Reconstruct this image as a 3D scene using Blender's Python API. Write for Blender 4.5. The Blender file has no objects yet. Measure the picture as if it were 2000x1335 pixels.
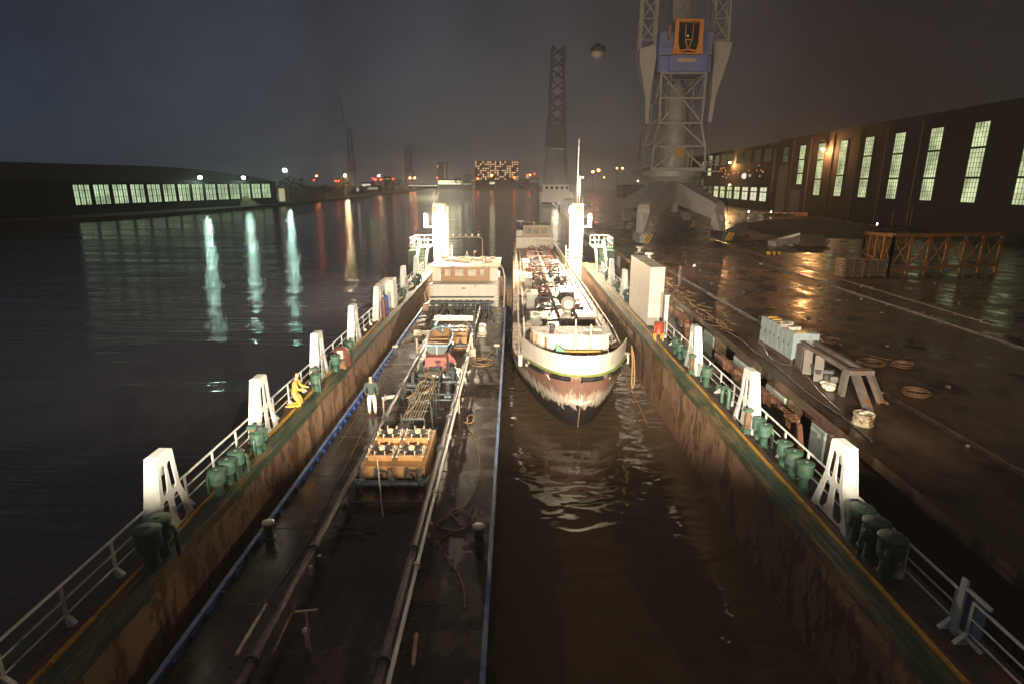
import bpy, bmesh, math, random
from mathutils import Vector, Matrix
R = random.Random(11)
S = bpy.context.scene; COL = S.collection; rad = math.radians
# ---------------------------------------------------------------- camera
CH, CF, PIT, YAW = 11.05, 1140.0, rad(15.3), 3/1140
cd = bpy.data.cameras.new('camera'); cam = bpy.data.objects.new('camera', cd); COL.objects.link(cam)
cam.location = (0, 0, CH); cam.rotation_euler = (rad(90)-PIT, 0, YAW)
cd.sensor_width = 36; cd.lens = 36*CF/2000; cd.clip_end = 8000; cd.clip_start = .1
S.camera = cam
def ray(x, y):
    a = (x-1000)/CF; b = (y-667.5)/CF
    d = (a, math.cos(PIT)-b*math.sin(PIT), -math.sin(PIT)-b*math.cos(PIT)); c, s = math.cos(YAW), math.sin(YAW)
    return Vector((d[0]*c-d[1]*s, d[0]*s+d[1]*c, d[2]))
def gz(x, y, z): d = ray(x, y); return Vector((0, 0, CH))+d*((z-CH)/d.z)
def gy(x, y, Y): d = ray(x, y); return Vector((0, 0, CH))+d*(Y/d.y)
def gx(x, y, X): d = ray(x, y); return Vector((0, 0, CH))+d*(X/d.x)
# ---------------------------------------------------------------- view, world (overcast night sky lit by the yard)
S.view_settings.view_transform = 'Standard'; S.view_settings.look = 'None'; S.view_settings.exposure = 0; S.view_settings.gamma = 1
S.render.engine = 'CYCLES'; S.cycles.use_light_tree = True; S.cycles.max_bounces = 6; S.cycles.volume_bounces = 0
S.cycles.sample_clamp_indirect = 8; S.cycles.sample_clamp_direct = 0; S.cycles.use_denoising = True; S.cycles.caustics_reflective = False; S.cycles.caustics_refractive = False
W = bpy.data.worlds.new('World'); S.world = W; W.use_nodes = True
nt = W.node_tree; N = nt.nodes; L = nt.links; bg = N['Background']
tc = N.new('ShaderNodeTexCoord'); sp = N.new('ShaderNodeSeparateXYZ'); L.new(tc.outputs['Generated'], sp.inputs[0])
r1 = N.new('ShaderNodeValToRGB'); L.new(sp.outputs['Z'], r1.inputs[0])
e = r1.color_ramp.elements
e[0].position = 0; e[0].color = (.074, .069, .066, 1); e[1].position = 1; e[1].color = (.17, .125, .095, 1)
for p_, c_ in ((.10, (.060, .060, .064, 1)), (.27, (.048, .047, .054, 1)), (.50, (.07, .058, .05, 1))):
    q = e.new(p_); q.color = c_
mx_ = N.new('ShaderNodeMapRange'); mx_.inputs[1].default_value = -1; mx_.inputs[2].default_value = 1; L.new(sp.outputs['X'], mx_.inputs[0]); r2 = N.new('ShaderNodeValToRGB'); L.new(mx_.outputs[0], r2.inputs[0])
e = r2.color_ramp.elements
e[0].position = .15; e[0].color = (.50, .72, 1.06, 1); e[1].position = .74; e[1].color = (.54, .43, .35, 1)
q = e.new(.40); q.color = (.96, 1.06, 1.24, 1); q = e.new(.56); q.color = (1.08, .98, .90, 1); q = e.new(.64); q.color = (.92, .78, .68, 1)
nz = N.new('ShaderNodeTexNoise'); nz.inputs['Scale'].default_value = 4.5; nz.inputs['Detail'].default_value = 6; nz.inputs['Roughness'].default_value = .62; L.new(tc.outputs['Generated'], nz.inputs['Vector'])
mr = N.new('ShaderNodeMapRange'); L.new(nz.outputs['Fac'], mr.inputs[0]); mr.inputs[1].default_value = .3; mr.inputs[2].default_value = .7; mr.inputs[3].default_value = .72; mr.inputs[4].default_value = 1.28
m1 = N.new('ShaderNodeMixRGB'); m1.blend_type = 'MULTIPLY'; m1.inputs[0].default_value = 1
L.new(r1.outputs[0], m1.inputs[1]); L.new(r2.outputs[0], m1.inputs[2])
m2 = N.new('ShaderNodeMixRGB'); m2.blend_type = 'MULTIPLY'; m2.inputs[0].default_value = 1
L.new(m1.outputs[0], m2.inputs[1]); L.new(mr.outputs[0], m2.inputs[2]); L.new(m2.outputs[0], bg.inputs['Color']); bg.inputs['Strength'].default_value = .80
# lamp powers
HAZE = .00036
NEAR_W, FAR_W = 66000, 25000
# ---------------------------------------------------------------- materials
MATS = {}
def M(name, col, rough=.6, metal=0, var=.3, scale=3., rust=0, rcol=(.16, .065, .025), bump=.0, stretch=(1, 1, 1), rvar=.0, spec=.5, rscale=1.3, coat=0, rsharp=None):
    if name in MATS: return MATS[name]
    m = bpy.data.materials.new(name); m.use_nodes = True; n = m.node_tree.nodes; l = m.node_tree.links; b = n['Principled BSDF']
    t = n.new('ShaderNodeTexCoord'); mp = n.new('ShaderNodeMapping'); mp.inputs['Scale'].default_value = stretch; l.new(t.outputs['Object'], mp.inputs[0])
    a = n.new('ShaderNodeTexNoise'); a.inputs['Scale'].default_value = scale; a.inputs['Detail'].default_value = 6; a.inputs['Roughness'].default_value = .65; l.new(mp.outputs[0], a.inputs['Vector'])
    rp = n.new('ShaderNodeValToRGB'); e = rp.color_ramp.elements; e[0].position = .33; e[1].position = .68
    e[0].color = tuple(c*(1-var) for c in col)+(1,); e[1].color = tuple(min(1, c*(1+var)) for c in col)+(1,); l.new(a.outputs['Fac'], rp.inputs[0])
    out = rp.outputs[0]
    if rust:
        a2 = n.new('ShaderNodeTexNoise'); a2.inputs['Scale'].default_value = rscale; a2.inputs['Detail'].default_value = 8; a2.inputs['Roughness'].default_value = .7; l.new(mp.outputs[0], a2.inputs['Vector'])
        r = n.new('ShaderNodeValToRGB'); e = r.color_ramp.elements; e[0].position = .62-rust*.35; e[1].position = e[0].position+(rsharp or .10+rust*.05); l.new(a2.outputs['Fac'], r.inputs[0])
        mx = n.new('ShaderNodeMixRGB'); mx.inputs[2].default_value = rcol+(1,); l.new(r.outputs[0], mx.inputs[0]); l.new(out, mx.inputs[1]); out = mx.outputs[0]
    l.new(out, b.inputs['Base Color'])
    b.inputs['Metallic'].default_value = metal; b.inputs['Specular IOR Level'].default_value = spec
    if coat: b.inputs['Coat Weight'].default_value = coat; b.inputs['Coat Roughness'].default_value = .2
    if rvar:
        g = n.new('ShaderNodeMapRange'); l.new(a.outputs['Fac'], g.inputs[0]); g.inputs[1].default_value = .35; g.inputs[2].default_value = .65; g.inputs[3].default_value = max(.03, rough-rvar); g.inputs[4].default_value = min(1, rough+rvar); l.new(g.outputs[0], b.inputs['Roughness'])
    else: b.inputs['Roughness'].default_value = rough
    if bump:
        bp = n.new('ShaderNodeBump'); bp.inputs['Distance'].default_value = bump; bp.inputs['Strength'].default_value = .8; l.new(a.outputs['Fac'], bp.inputs['Height']); l.new(bp.outputs[0], b.inputs['Normal'])
    MATS[name] = m; return m
def E(name, col, st, var=0, scale=2.):
    if name in MATS: return MATS[name]
    m = bpy.data.materials.new(name); m.use_nodes = True; n = m.node_tree.nodes; l = m.node_tree.links; n.clear()
    o = n.new('ShaderNodeOutputMaterial'); em = n.new('ShaderNodeEmission'); em.inputs[0].default_value = col+(1,); em.inputs[1].default_value = st; l.new(em.outputs[0], o.inputs[0])
    if var:
        t = n.new('ShaderNodeTexCoord'); a = n.new('ShaderNodeTexNoise'); a.inputs['Scale'].default_value = scale; a.inputs['Detail'].default_value = 4; l.new(t.outputs['Object'], a.inputs['Vector'])
        g = n.new('ShaderNodeMapRange'); l.new(a.outputs['Fac'], g.inputs[0]); g.inputs[1].default_value = .3; g.inputs[2].default_value = .7; g.inputs[3].default_value = st*(1-var); g.inputs[4].default_value = st*(1+var); l.new(g.outputs[0], em.inputs[1])
    MATS[name] = m; return m
white = M('white_paint', (.64, .60, .52), .45, var=.08, scale=2, rust=.10, rcol=(.38, .27, .17), stretch=(1, 1, .3), rscale=1.8)
whitef = M('white_frame_paint', (.60, .62, .60), .5, var=.10, scale=2.5, rust=.12, rcol=(.36, .25, .16), rscale=2.2, stretch=(1, 1, .35))
dirtyw = M('weathered_white', (.62, .58, .50), .6, var=.22, scale=4, rust=.3, rcol=(.25, .14, .08))
green = M('green_paint', (.05, .105, .075), .5, var=.45, scale=5, rust=.22, rcol=(.10, .085, .05), rscale=3)
dgreen = M('dark_green_paint', (.036, .060, .036), .5, var=.5, scale=2.5, rust=.42, rcol=(.17, .12, .055), rscale=1.6, stretch=(2, .35, 1))
yellow = M('yellow_paint', (.50, .27, .04), .5, var=.3, scale=4, rust=.25, rcol=(.12, .06, .02))
brownstrip = M('brown_grating', (.07, .04, .022), .7, var=.6, scale=14)
steelwall = M('rusty_wall_plate', (.27, .165, .10), .5, var=.28, scale=.9, rust=.30, rcol=(.125, .07, .042), bump=.01, stretch=(1, 1, .45), rvar=.12, rscale=1.9, rsharp=.03)
barged = M('wet_barge_deck', (.034, .019, .011), .26, var=.5, scale=1.1, rust=.16, rcol=(.058, .032, .017), bump=.003, rvar=.07, rscale=.7, rsharp=.16)
hullk = M('black_hull', (.018, .018, .022), .4, var=.4)
blue = M('blue_gunwale', (.028, .07, .26), .4, var=.4, scale=3, rust=.12, rcol=(.04, .03, .03))
bluelite = M('pale_blue_edge', (.15, .23, .42), .45, var=.3, scale=5, rust=.25, rcol=(.06, .07, .14))
pipe = M('grey_pipe', (.12, .105, .095), .4, metal=.2, var=.35, scale=6, rust=.2, rcol=(.05, .03, .02))
bpipe = M('slate_pipe', (.075, .09, .10), .38, metal=.2, var=.4, scale=8, rust=.08)
orange = M('orange_primer', (.42, .23, .09), .55, var=.3, scale=2.5, rust=.14, rcol=(.2, .075, .03))
blackl = M('black_lid', (.012, .011, .011), .45, var=.4, scale=5)
cream = M('cream_fitting', (.62, .52, .38), .5, var=.25, scale=8)
pink = M('pinkish_post', (.42, .24, .16), .6, var=.25, scale=6)
wood = M('varnished_wood', (.34, .18, .075), .35, var=.3, scale=3, stretch=(1, 1, 6))
redbrown = M('red_oxide', (.17, .06, .042), .55, var=.35, scale=3, rust=.25, rcol=(.08, .05, .04))
ropem = M('manila_rope', (.30, .19, .09), .85, var=.3, scale=20)
greyp = M('grey_crane_paint', (.22, .205, .19), .5, var=.15, scale=1.2, rust=.05)
bluep = M('crane_blue', (.11, .125, .25), .5, var=.15, scale=1)
orangec = M('crane_cab_orange', (.42, .16, .03), .5, var=.2, scale=2)
glassd = M('dark_glass', (.02, .022, .025), .08, var=.2)
brick = M('dark_brick', (.018, .011, .009), .85, var=.35, scale=1.5, stretch=(1, 1, 4), bump=.02)
roofm = M('dark_roof', (.010, .009, .009), .8, var=.3, scale=.5)
darksteel = M('dark_steel', (.03, .03, .033), .6, var=.3, scale=1)
concrete = M('wet_concrete', (.10, .065, .042), .5, var=.4, scale=1.5, bump=.02, rvar=.2, rust=.2, rcol=(.05, .03, .02))
rustbeam = M('rusty_fender_steel', (.28, .14, .08), .55, var=.4, scale=4, rust=.3, rcol=(.07, .03, .018))
cyanp = M('pale_cyan_panel', (.36, .44, .41), .5, var=.25, scale=2, rust=.25, rcol=(.25, .16, .1))
cabm = M('cabinet_grey_blue', (.28, .34, .35), .42, var=.15, scale=2, rust=.06)
rubber = M('black_rubber', (.014, .013, .012), .65, var=.4, scale=5)
orope = M('orange_cable', (.085, .04, .017), .6, var=.3, scale=10)
truss = M('orange_truss', (.15, .058, .014), .55, var=.3, scale=3, rust=.15)
timber = M('old_timber', (.14, .085, .05), .85, var=.45, scale=4)
skin = M('skin', (.45, .26, .18), .6, var=.1)
# ---------------------------------------------------------------- mesh builder (world coordinates)
ORG = {}
class MB:
    def __init__(s): s.v = []; s.f = []
    def add(s, vs, fs):
        o = len(s.v); s.v += [tuple(v) for v in vs]; s.f += [tuple(i+o for i in f) for f in fs]; return s
    def box(s, c, d, rz=0, m=None):
        x, y, z = (k/2 for k in d); c = Vector(c)
        vs = [Vector(p) for p in ((-x, -y, -z), (x, -y, -z), (x, y, -z), (-x, y, -z), (-x, -y, z), (x, -y, z), (x, y, z), (-x, y, z))]
        if rz: m = Matrix.Rotation(rz, 3, 'Z')
        if m is not None: vs = [m @ v for v in vs]
        return s.add([c+v for v in vs], ((0, 3, 2, 1), (4, 5, 6, 7), (0, 1, 5, 4), (1, 2, 6, 5), (2, 3, 7, 6), (3, 0, 4, 7)))
    def b2(s, a, b): return s.box([(p+q)/2 for p, q in zip(a, b)], [abs(p-q) for p, q in zip(a, b)])
    def bar(s, p, q, w, h=None, up=(0, 0, 1)):
        p, q = Vector(p), Vector(q); h = h or w; d = (q-p).normalized(); u = Vector(up)
        if abs(d.dot(u)) > .98: u = Vector((0, 1, 0))
        a = d.cross(u).normalized()*(w/2); b = a.cross(d).normalized()*(h/2)
        vs = [p-a-b, p+a-b, p+a+b, p-a+b, q-a-b, q+a-b, q+a+b, q-a+b]
        return s.add(vs, ((0, 1, 2, 3), (7, 6, 5, 4), (0, 4, 5, 1), (1, 5, 6, 2), (2, 6, 7, 3), (3, 7, 4, 0)))
    def tube(s, pts, r, n=8, closed=False, r1=None):
        pts = [Vector(p) for p in pts]; k = len(pts); vs = []; fs = []; pa = None
        for i, p in enumerate(pts):
            d = (pts[(i+1) % k]-pts[i-1] if closed else pts[min(i+1, k-1)]-pts[max(i-1, 0)]).normalized()
            if pa is None: pa = d.cross(Vector((0, 0, 1)) if abs(d.z) < .9 else Vector((1, 0, 0))).normalized()
            a = (pa-d*pa.dot(d)).normalized(); pa = a; b = d.cross(a)
            rr = r if r1 is None else r+(r1-r)*i/(k-1)
            vs += [p+(a*math.cos(t)+b*math.sin(t))*rr for t in (2*math.pi*j/n for j in range(n))]
        for i in range(k if closed else k-1):
            for j in range(n):
                fs.append((i*n+j, i*n+(j+1) % n, ((i+1) % k)*n+(j+1) % n, ((i+1) % k)*n+j))
        if not closed: fs += [tuple(range(n-1, -1, -1)), tuple(range((k-1)*n, k*n))]
        return s.add(vs, fs)
    def cyl(s, p, q, r, r1=None, n=14): return s.tube([p, q], r, n, r1=r1)
    def lathe(s, c, prof, n=16, ax=None):
        c = Vector(c); q = Vector((0, 0, 1)).rotation_difference(Vector(ax)) if ax else None; vs = []; fs = []
        for r, z in prof:
            for j in range(n):
                t = 2*math.pi*j/n; v = Vector((r*math.cos(t), r*math.sin(t), z)); vs.append(c+(q @ v if q else v))
        for i in range(len(prof)-1):
            for j in range(n): fs.append((i*n+j, i*n+(j+1) % n, (i+1)*n+(j+1) % n, (i+1)*n+j))
        fs += [tuple(range(n-1, -1, -1)), tuple(range((len(prof)-1)*n, len(prof)*n))]
        return s.add(vs, fs)
    def ring(s, c, R_, r, n=18, k=6, ax=None):
        q = Vector((0, 0, 1)).rotation_difference(Vector(ax)) if ax else None; c = Vector(c); P = []
        for i in range(n):
            t = 2*math.pi*i/n; v = Vector((R_*math.cos(t), R_*math.sin(t), 0)); P.append(c+(q @ v if q else v))
        return s.tube(P, r, k, closed=True)
    def ball(s, c, r, n=10, sq=(1, 1, 1)):
        m = max(4, n//2+1); prof = []; vs = []; fs = []; c = Vector(c)
        for i in range(m+1):
            t = math.pi*i/m
            for j in range(n): a = 2*math.pi*j/n; vs.append(c+Vector((r*sq[0]*math.sin(t)*math.cos(a), r*sq[1]*math.sin(t)*math.sin(a), -r*sq[2]*math.cos(t))))
        for i in range(m):
            for j in range(n): fs.append((i*n+j, i*n+(j+1) % n, (i+1)*n+(j+1) % n, (i+1)*n+j))
        return s.add(vs, fs)
    def prism(s, poly, a, b, ax='z'):
        def P(u, v, w): return (u, v, w) if ax == 'z' else ((u, w, v) if ax == 'y' else (w, u, v))
        n = len(poly); vs = [P(u, v, a) for u, v in poly]+[P(u, v, b) for u, v in poly]
        fs = [tuple(range(n-1, -1, -1)), tuple(range(n, 2*n))]+[(i, (i+1) % n, n+(i+1) % n, n+i) for i in range(n)]
        return s.add(vs, fs)
    def build(s, name, mat, parent=None, smooth=False, org=None, bevel=0, shadow=True):
        o = ORG.get(parent, Vector((0, 0, 0))) if parent else (Vector(org) if org is not None else Vector((0, 0, 0)))
        me = bpy.data.meshes.new(name); me.from_pydata([tuple(Vector(v)-o) for v in s.v], [], s.f); me.validate()
        bm = bmesh.new(); bm.from_mesh(me); bmesh.ops.remove_doubles(bm, verts=bm.verts, dist=1e-5); bmesh.ops.recalc_face_normals(bm, faces=bm.faces); bm.to_mesh(me); bm.free()
        ob = bpy.data.objects.new(name, me); COL.objects.link(ob); me.materials.append(mat)
        if smooth:
            for p in me.polygons: p.use_smooth = True
            md = ob.modifiers.new('es', 'EDGE_SPLIT'); md.split_angle = rad(40)
        if bevel:
            md = ob.modifiers.new('bv', 'BEVEL'); md.width = bevel; md.segments = 2; md.limit_method = 'ANGLE'
        if parent: ob.parent = parent; ORG[ob] = o
        else: ob.location = o; ORG[ob] = o
        return ob
def tag(o, label, cat, group=None):
    o['label'] = label; o['category'] = cat
    if group: o['group'] = group
    return o
def thing(name, label, cat, loc, group=None):
    o = bpy.data.objects.new(name, None); COL.objects.link(o); o.location = loc; o.empty_display_size = .3; ORG[o] = Vector(loc); return tag(o, label, cat, group)
def kind(o, k): o['kind'] = k; return o
def kids(o): return [c for c in bpy.data.objects if c.parent == o]
def copy_tree(root, loc, label=None, rz=0, sc=None):
    r = root.copy(); COL.objects.link(r); r.location = loc; r.rotation_euler.z = rz
    if sc: r.scale = sc if isinstance(sc, (tuple, list)) else (sc,)*3
    if label: r['label'] = label
    for c in kids(root):
        k = c.copy(); COL.objects.link(k); k.parent = r
        for g in kids(c):
            h = g.copy(); COL.objects.link(h); h.parent = k
    return r
def light(name, typ, loc, watt, col, parent=None, radius=.1, target=None, angle=None, blend=.3):
    l = bpy.data.lights.new(name, typ); l.energy = watt; l.color = col; l.shadow_soft_size = radius
    if typ == 'SPOT': l.spot_size = angle; l.spot_blend = blend
    o = bpy.data.objects.new(name, l); COL.objects.link(o); loc = Vector(loc)
    if target is not None: o.rotation_euler = (Vector(target)-loc).to_track_quat('-Z', 'Y').to_euler()
    if parent: o.parent = parent; o.location = loc-ORG[parent]
    else: o.location = loc
    return o
def holed(outer, holes, thick, to3d, name, mat, parent):
    cu = bpy.data.curves.new('c', 'CURVE'); cu.dimensions = '2D'; cu.fill_mode = 'BOTH'; cu.extrude = thick/2
    for P in [outer]+holes:
        s_ = cu.splines.new('POLY'); s_.points.add(len(P)-1); s_.use_cyclic_u = True
        for k, (u, v) in enumerate(P): s_.points[k].co = (u, v, 0, 1)
    t = bpy.data.objects.new('t', cu); COL.objects.link(t); me = bpy.data.meshes.new_from_object(t.evaluated_get(bpy.context.evaluated_depsgraph_get()))
    b = MB(); b.add([to3d(*v.co) for v in me.vertices], [tuple(p.vertices) for p in me.polygons])
    bpy.data.objects.remove(t); bpy.data.curves.remove(cu); bpy.data.meshes.remove(me)
    return b.build(name, mat, parent)
def slot(cx, cy, w, h, lean=0, n=6, wt=None):
    wt = wt or w; P = []
    for i in range(n+1): t = math.pi*i/n; P.append((cx+lean/2+wt/2*math.cos(t), cy+h/2-wt/2+wt/2*math.sin(t)))
    for i in range(n+1): t = math.pi+math.pi*i/n; P.append((cx-lean/2+w/2*math.cos(t), cy-h/2+w/2+w/2*math.sin(t)))
    return P
# ---------------------------------------------------------------- setting: water, quay, far shores
def water_mat():
    m = bpy.data.materials.new('harbour_water'); m.use_nodes = True; n = m.node_tree.nodes; l = m.node_tree.links; b = n['Principled BSDF']
    b.inputs['Roughness'].default_value = .02; b.inputs['IOR'].default_value = 1.33; b.inputs['Specular IOR Level'].default_value = .5
    t = n.new('ShaderNodeTexCoord'); sp = n.new('ShaderNodeSeparateXYZ'); l.new(t.outputs['Object'], sp.inputs[0])
    def math_(op, a, b_=None):
        k = n.new('ShaderNodeMath'); k.operation = op
        for i, q in enumerate((a, b_)):
            if q is None: continue
            if isinstance(q, (int, float)): k.inputs[i].default_value = q
            else: l.new(q, k.inputs[i])
        return k.outputs[0]
    inx = math_('LESS_THAN', math_('ABSOLUTE', math_('ADD', sp.outputs['X'], .25)), 8.6); iny = math_('LESS_THAN', sp.outputs['Y'], 62); ins = math_('MULTIPLY', inx, iny)
    a = n.new('ShaderNodeTexNoise'); a.inputs['Scale'].default_value = .9; a.inputs['Detail'].default_value = 3; a.inputs['Distortion'].default_value = .4
    mp = n.new('ShaderNodeMapping'); mp.inputs['Scale'].default_value = (.26, 1.7, 1); mp.inputs['Rotation'].default_value = (0, 0, .12); l.new(t.outputs['Object'], mp.inputs[0]); l.new(mp.outputs[0], a.inputs['Vector'])
    c = n.new('ShaderNodeTexNoise'); c.inputs['Scale'].default_value = 4.2; c.inputs['Detail'].default_value = 3; l.new(mp.outputs[0], c.inputs['Vector'])
    h = math_('ADD', math_('MULTIPLY', a.outputs['Fac'], 1.0), math_('MULTIPLY', c.outputs['Fac'], .22))
    mp3 = n.new('ShaderNodeMapping'); mp3.inputs['Scale'].default_value = (.75, 1.15, 1); l.new(t.outputs['Object'], mp3.inputs[0])
    d3 = n.new('ShaderNodeTexNoise'); d3.inputs['Scale'].default_value = 1.0; d3.inputs['Detail'].default_value = 1.2; d3.inputs['Distortion'].default_value = .6; l.new(mp3.outputs[0], d3.inputs['Vector'])
    hx = n.new('ShaderNodeMix'); hx.data_type = 'FLOAT'; l.new(ins, hx.inputs[0]); l.new(h, hx.inputs[2]); l.new(math_('ADD', math_('MULTIPLY', d3.outputs['Fac'], 1.25), math_('MULTIPLY', c.outputs['Fac'], .04)), hx.inputs[3]); h = hx.outputs[0]
    bp = n.new('ShaderNodeBump'); bp.inputs['Distance'].default_value = 1.0; l.new(h, bp.inputs['Height'])
    w2 = n.new('ShaderNodeTexNoise'); w2.inputs['Scale'].default_value = 1; w2.inputs['Detail'].default_value = 3; mp2 = n.new('ShaderNodeMapping'); mp2.inputs['Scale'].default_value = (.04, .30, 1); l.new(t.outputs['Object'], mp2.inputs[0]); l.new(mp2.outputs[0], w2.inputs['Vector'])
    g2 = n.new('ShaderNodeMapRange'); l.new(w2.outputs['Fac'], g2.inputs[0]); g2.inputs[1].default_value = .35; g2.inputs[2].default_value = .65; g2.inputs[3].default_value = .05; g2.inputs[4].default_value = .17
    st2 = n.new('ShaderNodeMix'); st2.data_type = 'FLOAT'; l.new(ins, st2.inputs[0]); l.new(g2.outputs[0], st2.inputs[2]); st2.inputs[3].default_value = .085; l.new(st2.outputs[0], bp.inputs['Strength']); l.new(bp.outputs[0], b.inputs['Normal'])
    rp = n.new('ShaderNodeMixRGB'); rp.inputs[1].default_value = (.062, .062, .070, 1); rp.inputs[2].default_value = (.13, .088, .052, 1); l.new(ins, rp.inputs[0])
    d = n.new('ShaderNodeTexNoise'); d.inputs['Scale'].default_value = .12; d.inputs['Detail'].default_value = 4; l.new(t.outputs['Object'], d.inputs['Vector'])
    mx = n.new('ShaderNodeMixRGB'); mx.blend_type = 'MULTIPLY'; mx.inputs[0].default_value = .5; l.new(rp.outputs[0], mx.inputs[1]); l.new(d.outputs['Fac'], mx.inputs[2]); l.new(mx.outputs[0], b.inputs['Base Color'])
    return m
kind(MB().add([(-900, -40, 0), (700, -40, 0), (700, 1700, 0), (-900, 1700, 0)], [(0, 1, 2, 3)]).build('harbour_water', water_mat()), 'structure')
asph = M('wet_quay_asphalt', (.040, .021, .013), .34, var=.6, scale=.6, rust=.25, rcol=(.085, .042, .022), bump=.02, rvar=.22, rscale=.22, stretch=(1, .6, 1))
def QE(y): return 11.4+.03*(y-15)
qpoly = [(QE(-15), -15), (QE(250), 250), (40, 420), (62, 720), (90, 1250), (700, 1250), (700, -15)]
g = MB(); n_ = len(qpoly); g.add([(x, y, 2.65) for x, y in qpoly], [tuple(range(n_))])
kind(g.build('quay_ground', asph), 'structure')
g = MB()
for i in range(4):
    a, b_ = qpoly[i], qpoly[i+1]; off = .9 if i == 0 else 0
    g.add([(a[0]+off, a[1], -2), (b_[0]+off, b_[1], -2), (b_[0]+off, b_[1], 2.64), (a[0]+off, a[1], 2.64)], [(0, 1, 2, 3)])
kind(g.build('quay_wall', concrete), 'structure')
g = MB(); a, b_ = qpoly[0], qpoly[1]
g.bar((a[0]+.32, a[1], 2.456), (b_[0]+.32, b_[1], 2.456), .62, .38)
kind(g.build('quay_coping', concrete), 'structure')
railm = M('worn_rail', (.035, .02, .013), .6, metal=0, var=.6, scale=2)
for X in (15.3, 26.7):
    g = MB(); g.box((X, 120, 2.70), (.09, 270, .09)); g.box((X-.13, 120, 2.665), (.06, 270, .03)); g.box((X+.13, 120, 2.665), (.06, 270, .03)); kind(g.build('crane_rail', railm), 'structure')
g = MB(); g.box((29.5, 55, 2.665), (.5, 40, .03)); kind(g.build('quay_gutter', concrete), 'structure')
shore_px = [(-700, 470), (-200, 452), (60, 438), (258, 428), (500, 408), (640, 394), (740, 382)]
sh = [gz(x, y, 0) for x, y in shore_px]; sp_ = [(p.x, p.y) for p in sh]+[(-128, 980), (70, 980), (70, 1400), (-900, 1400), (-900, sh[0].y)]
landm = M('dark_shore_soil', (.03, .028, .024), .9, var=.5, scale=.1)
kind(MB().prism(sp_, -1, 1.1).build('far_shore', landm), 'structure')
# ---------------------------------------------------------------- floating dock walls
def dock_wall(sgn, label):
    xi = 7.25 if sgn > 0 else -7.75
    t = thing('dock_wall', label, 'dock wall', (xi+sgn*.8, 28, 0), 'side walls of the floating dock')
    y0, y1 = -6, 61.8; X = lambda d: xi+sgn*d
    g = MB().b2((X(0), y0, -2), (X(1.55), y1, 2.55))
    g.build('wall_plate', steelwall, t)
    g = MB().b2((X(-.06), y0, 2.55), (X(.02), y1, 2.80)).b2((X(.02), y0, 2.551), (X(.40), y1, 2.83)).b2((X(.06), y0, 2.83), (X(.10), y1, 2.87)).b2((X(.22), y0, 2.83), (X(.25), y1, 2.86))
    g.build('coaming', dgreen, t)
    g = MB()
    y = y0
    while y < y1:
        l_ = R.uniform(2.5, 5); g.b2((X(.41), y, 2.60), (X(.48), min(y+l_, y1), 2.885+R.uniform(0, .012))); y += l_+R.choice((.02, .02, .12))
    g.build('yellow_edge_bar', yellow, t)
    MB().b2((X(.48), y0, 2.56), (X(.66), y1, 2.865)).build('grating_strip', brownstrip, t)
    MB().b2((X(.66), y0, 2.551), (X(1.55), y1, 2.80)).build('walkway', M('walkway_deck', (.04, .045, .035), .6, var=.4, scale=2, rust=.3), t)
    return t
dock_wall(-1, 'rust brown dock side wall on the left, beside the dark barge with a blue gunwale')
dock_wall(1, 'rust brown dock side wall on the right, beside the ship with a white bow')
RY = {-1: -8.58, 1: 8.38}
def railing(sgn, spans, label):
    x = RY[sgn]; t = thing('safety_railing', label, 'railing', (x, 28, 2.8), 'white railings along the dock walls')
    for z, r in ((3.68, .032), (3.36, .02), (3.06, .02)):
        g = MB()
        for a, b_ in spans: g.tube([(x, a, z), (x, b_, z)], r, 6)
        g.build('rail', whitef, t)
    for a, b_ in spans:
        k = max(1, round((b_-a)/1.45))
        for i in range(k+1):
            y = a+(b_-a)*i/k
            g = MB().box((x, y, 3.22), (.035, .075, .92)); g.add([(x, y-.04, 3.05), (x, y+.04, 3.05), (x-sgn*.22, y+.05, 2.81), (x-sgn*.22, y-.05, 2.81), (x, y-.05, 2.81), (x, y+.05, 2.81)], [(0, 1, 2, 3), (0, 3, 4), (1, 5, 2)])
            g.build('post', whitef, t)
railing(-1, [(-5, 55.5)], 'white pipe railing on the outer edge of the left dock wall')
railing(1, [(-5, 9.0), (9.4, 31.0), (35.5, 55.5)], 'white pipe railing on the outer edge of the right dock wall')
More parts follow.
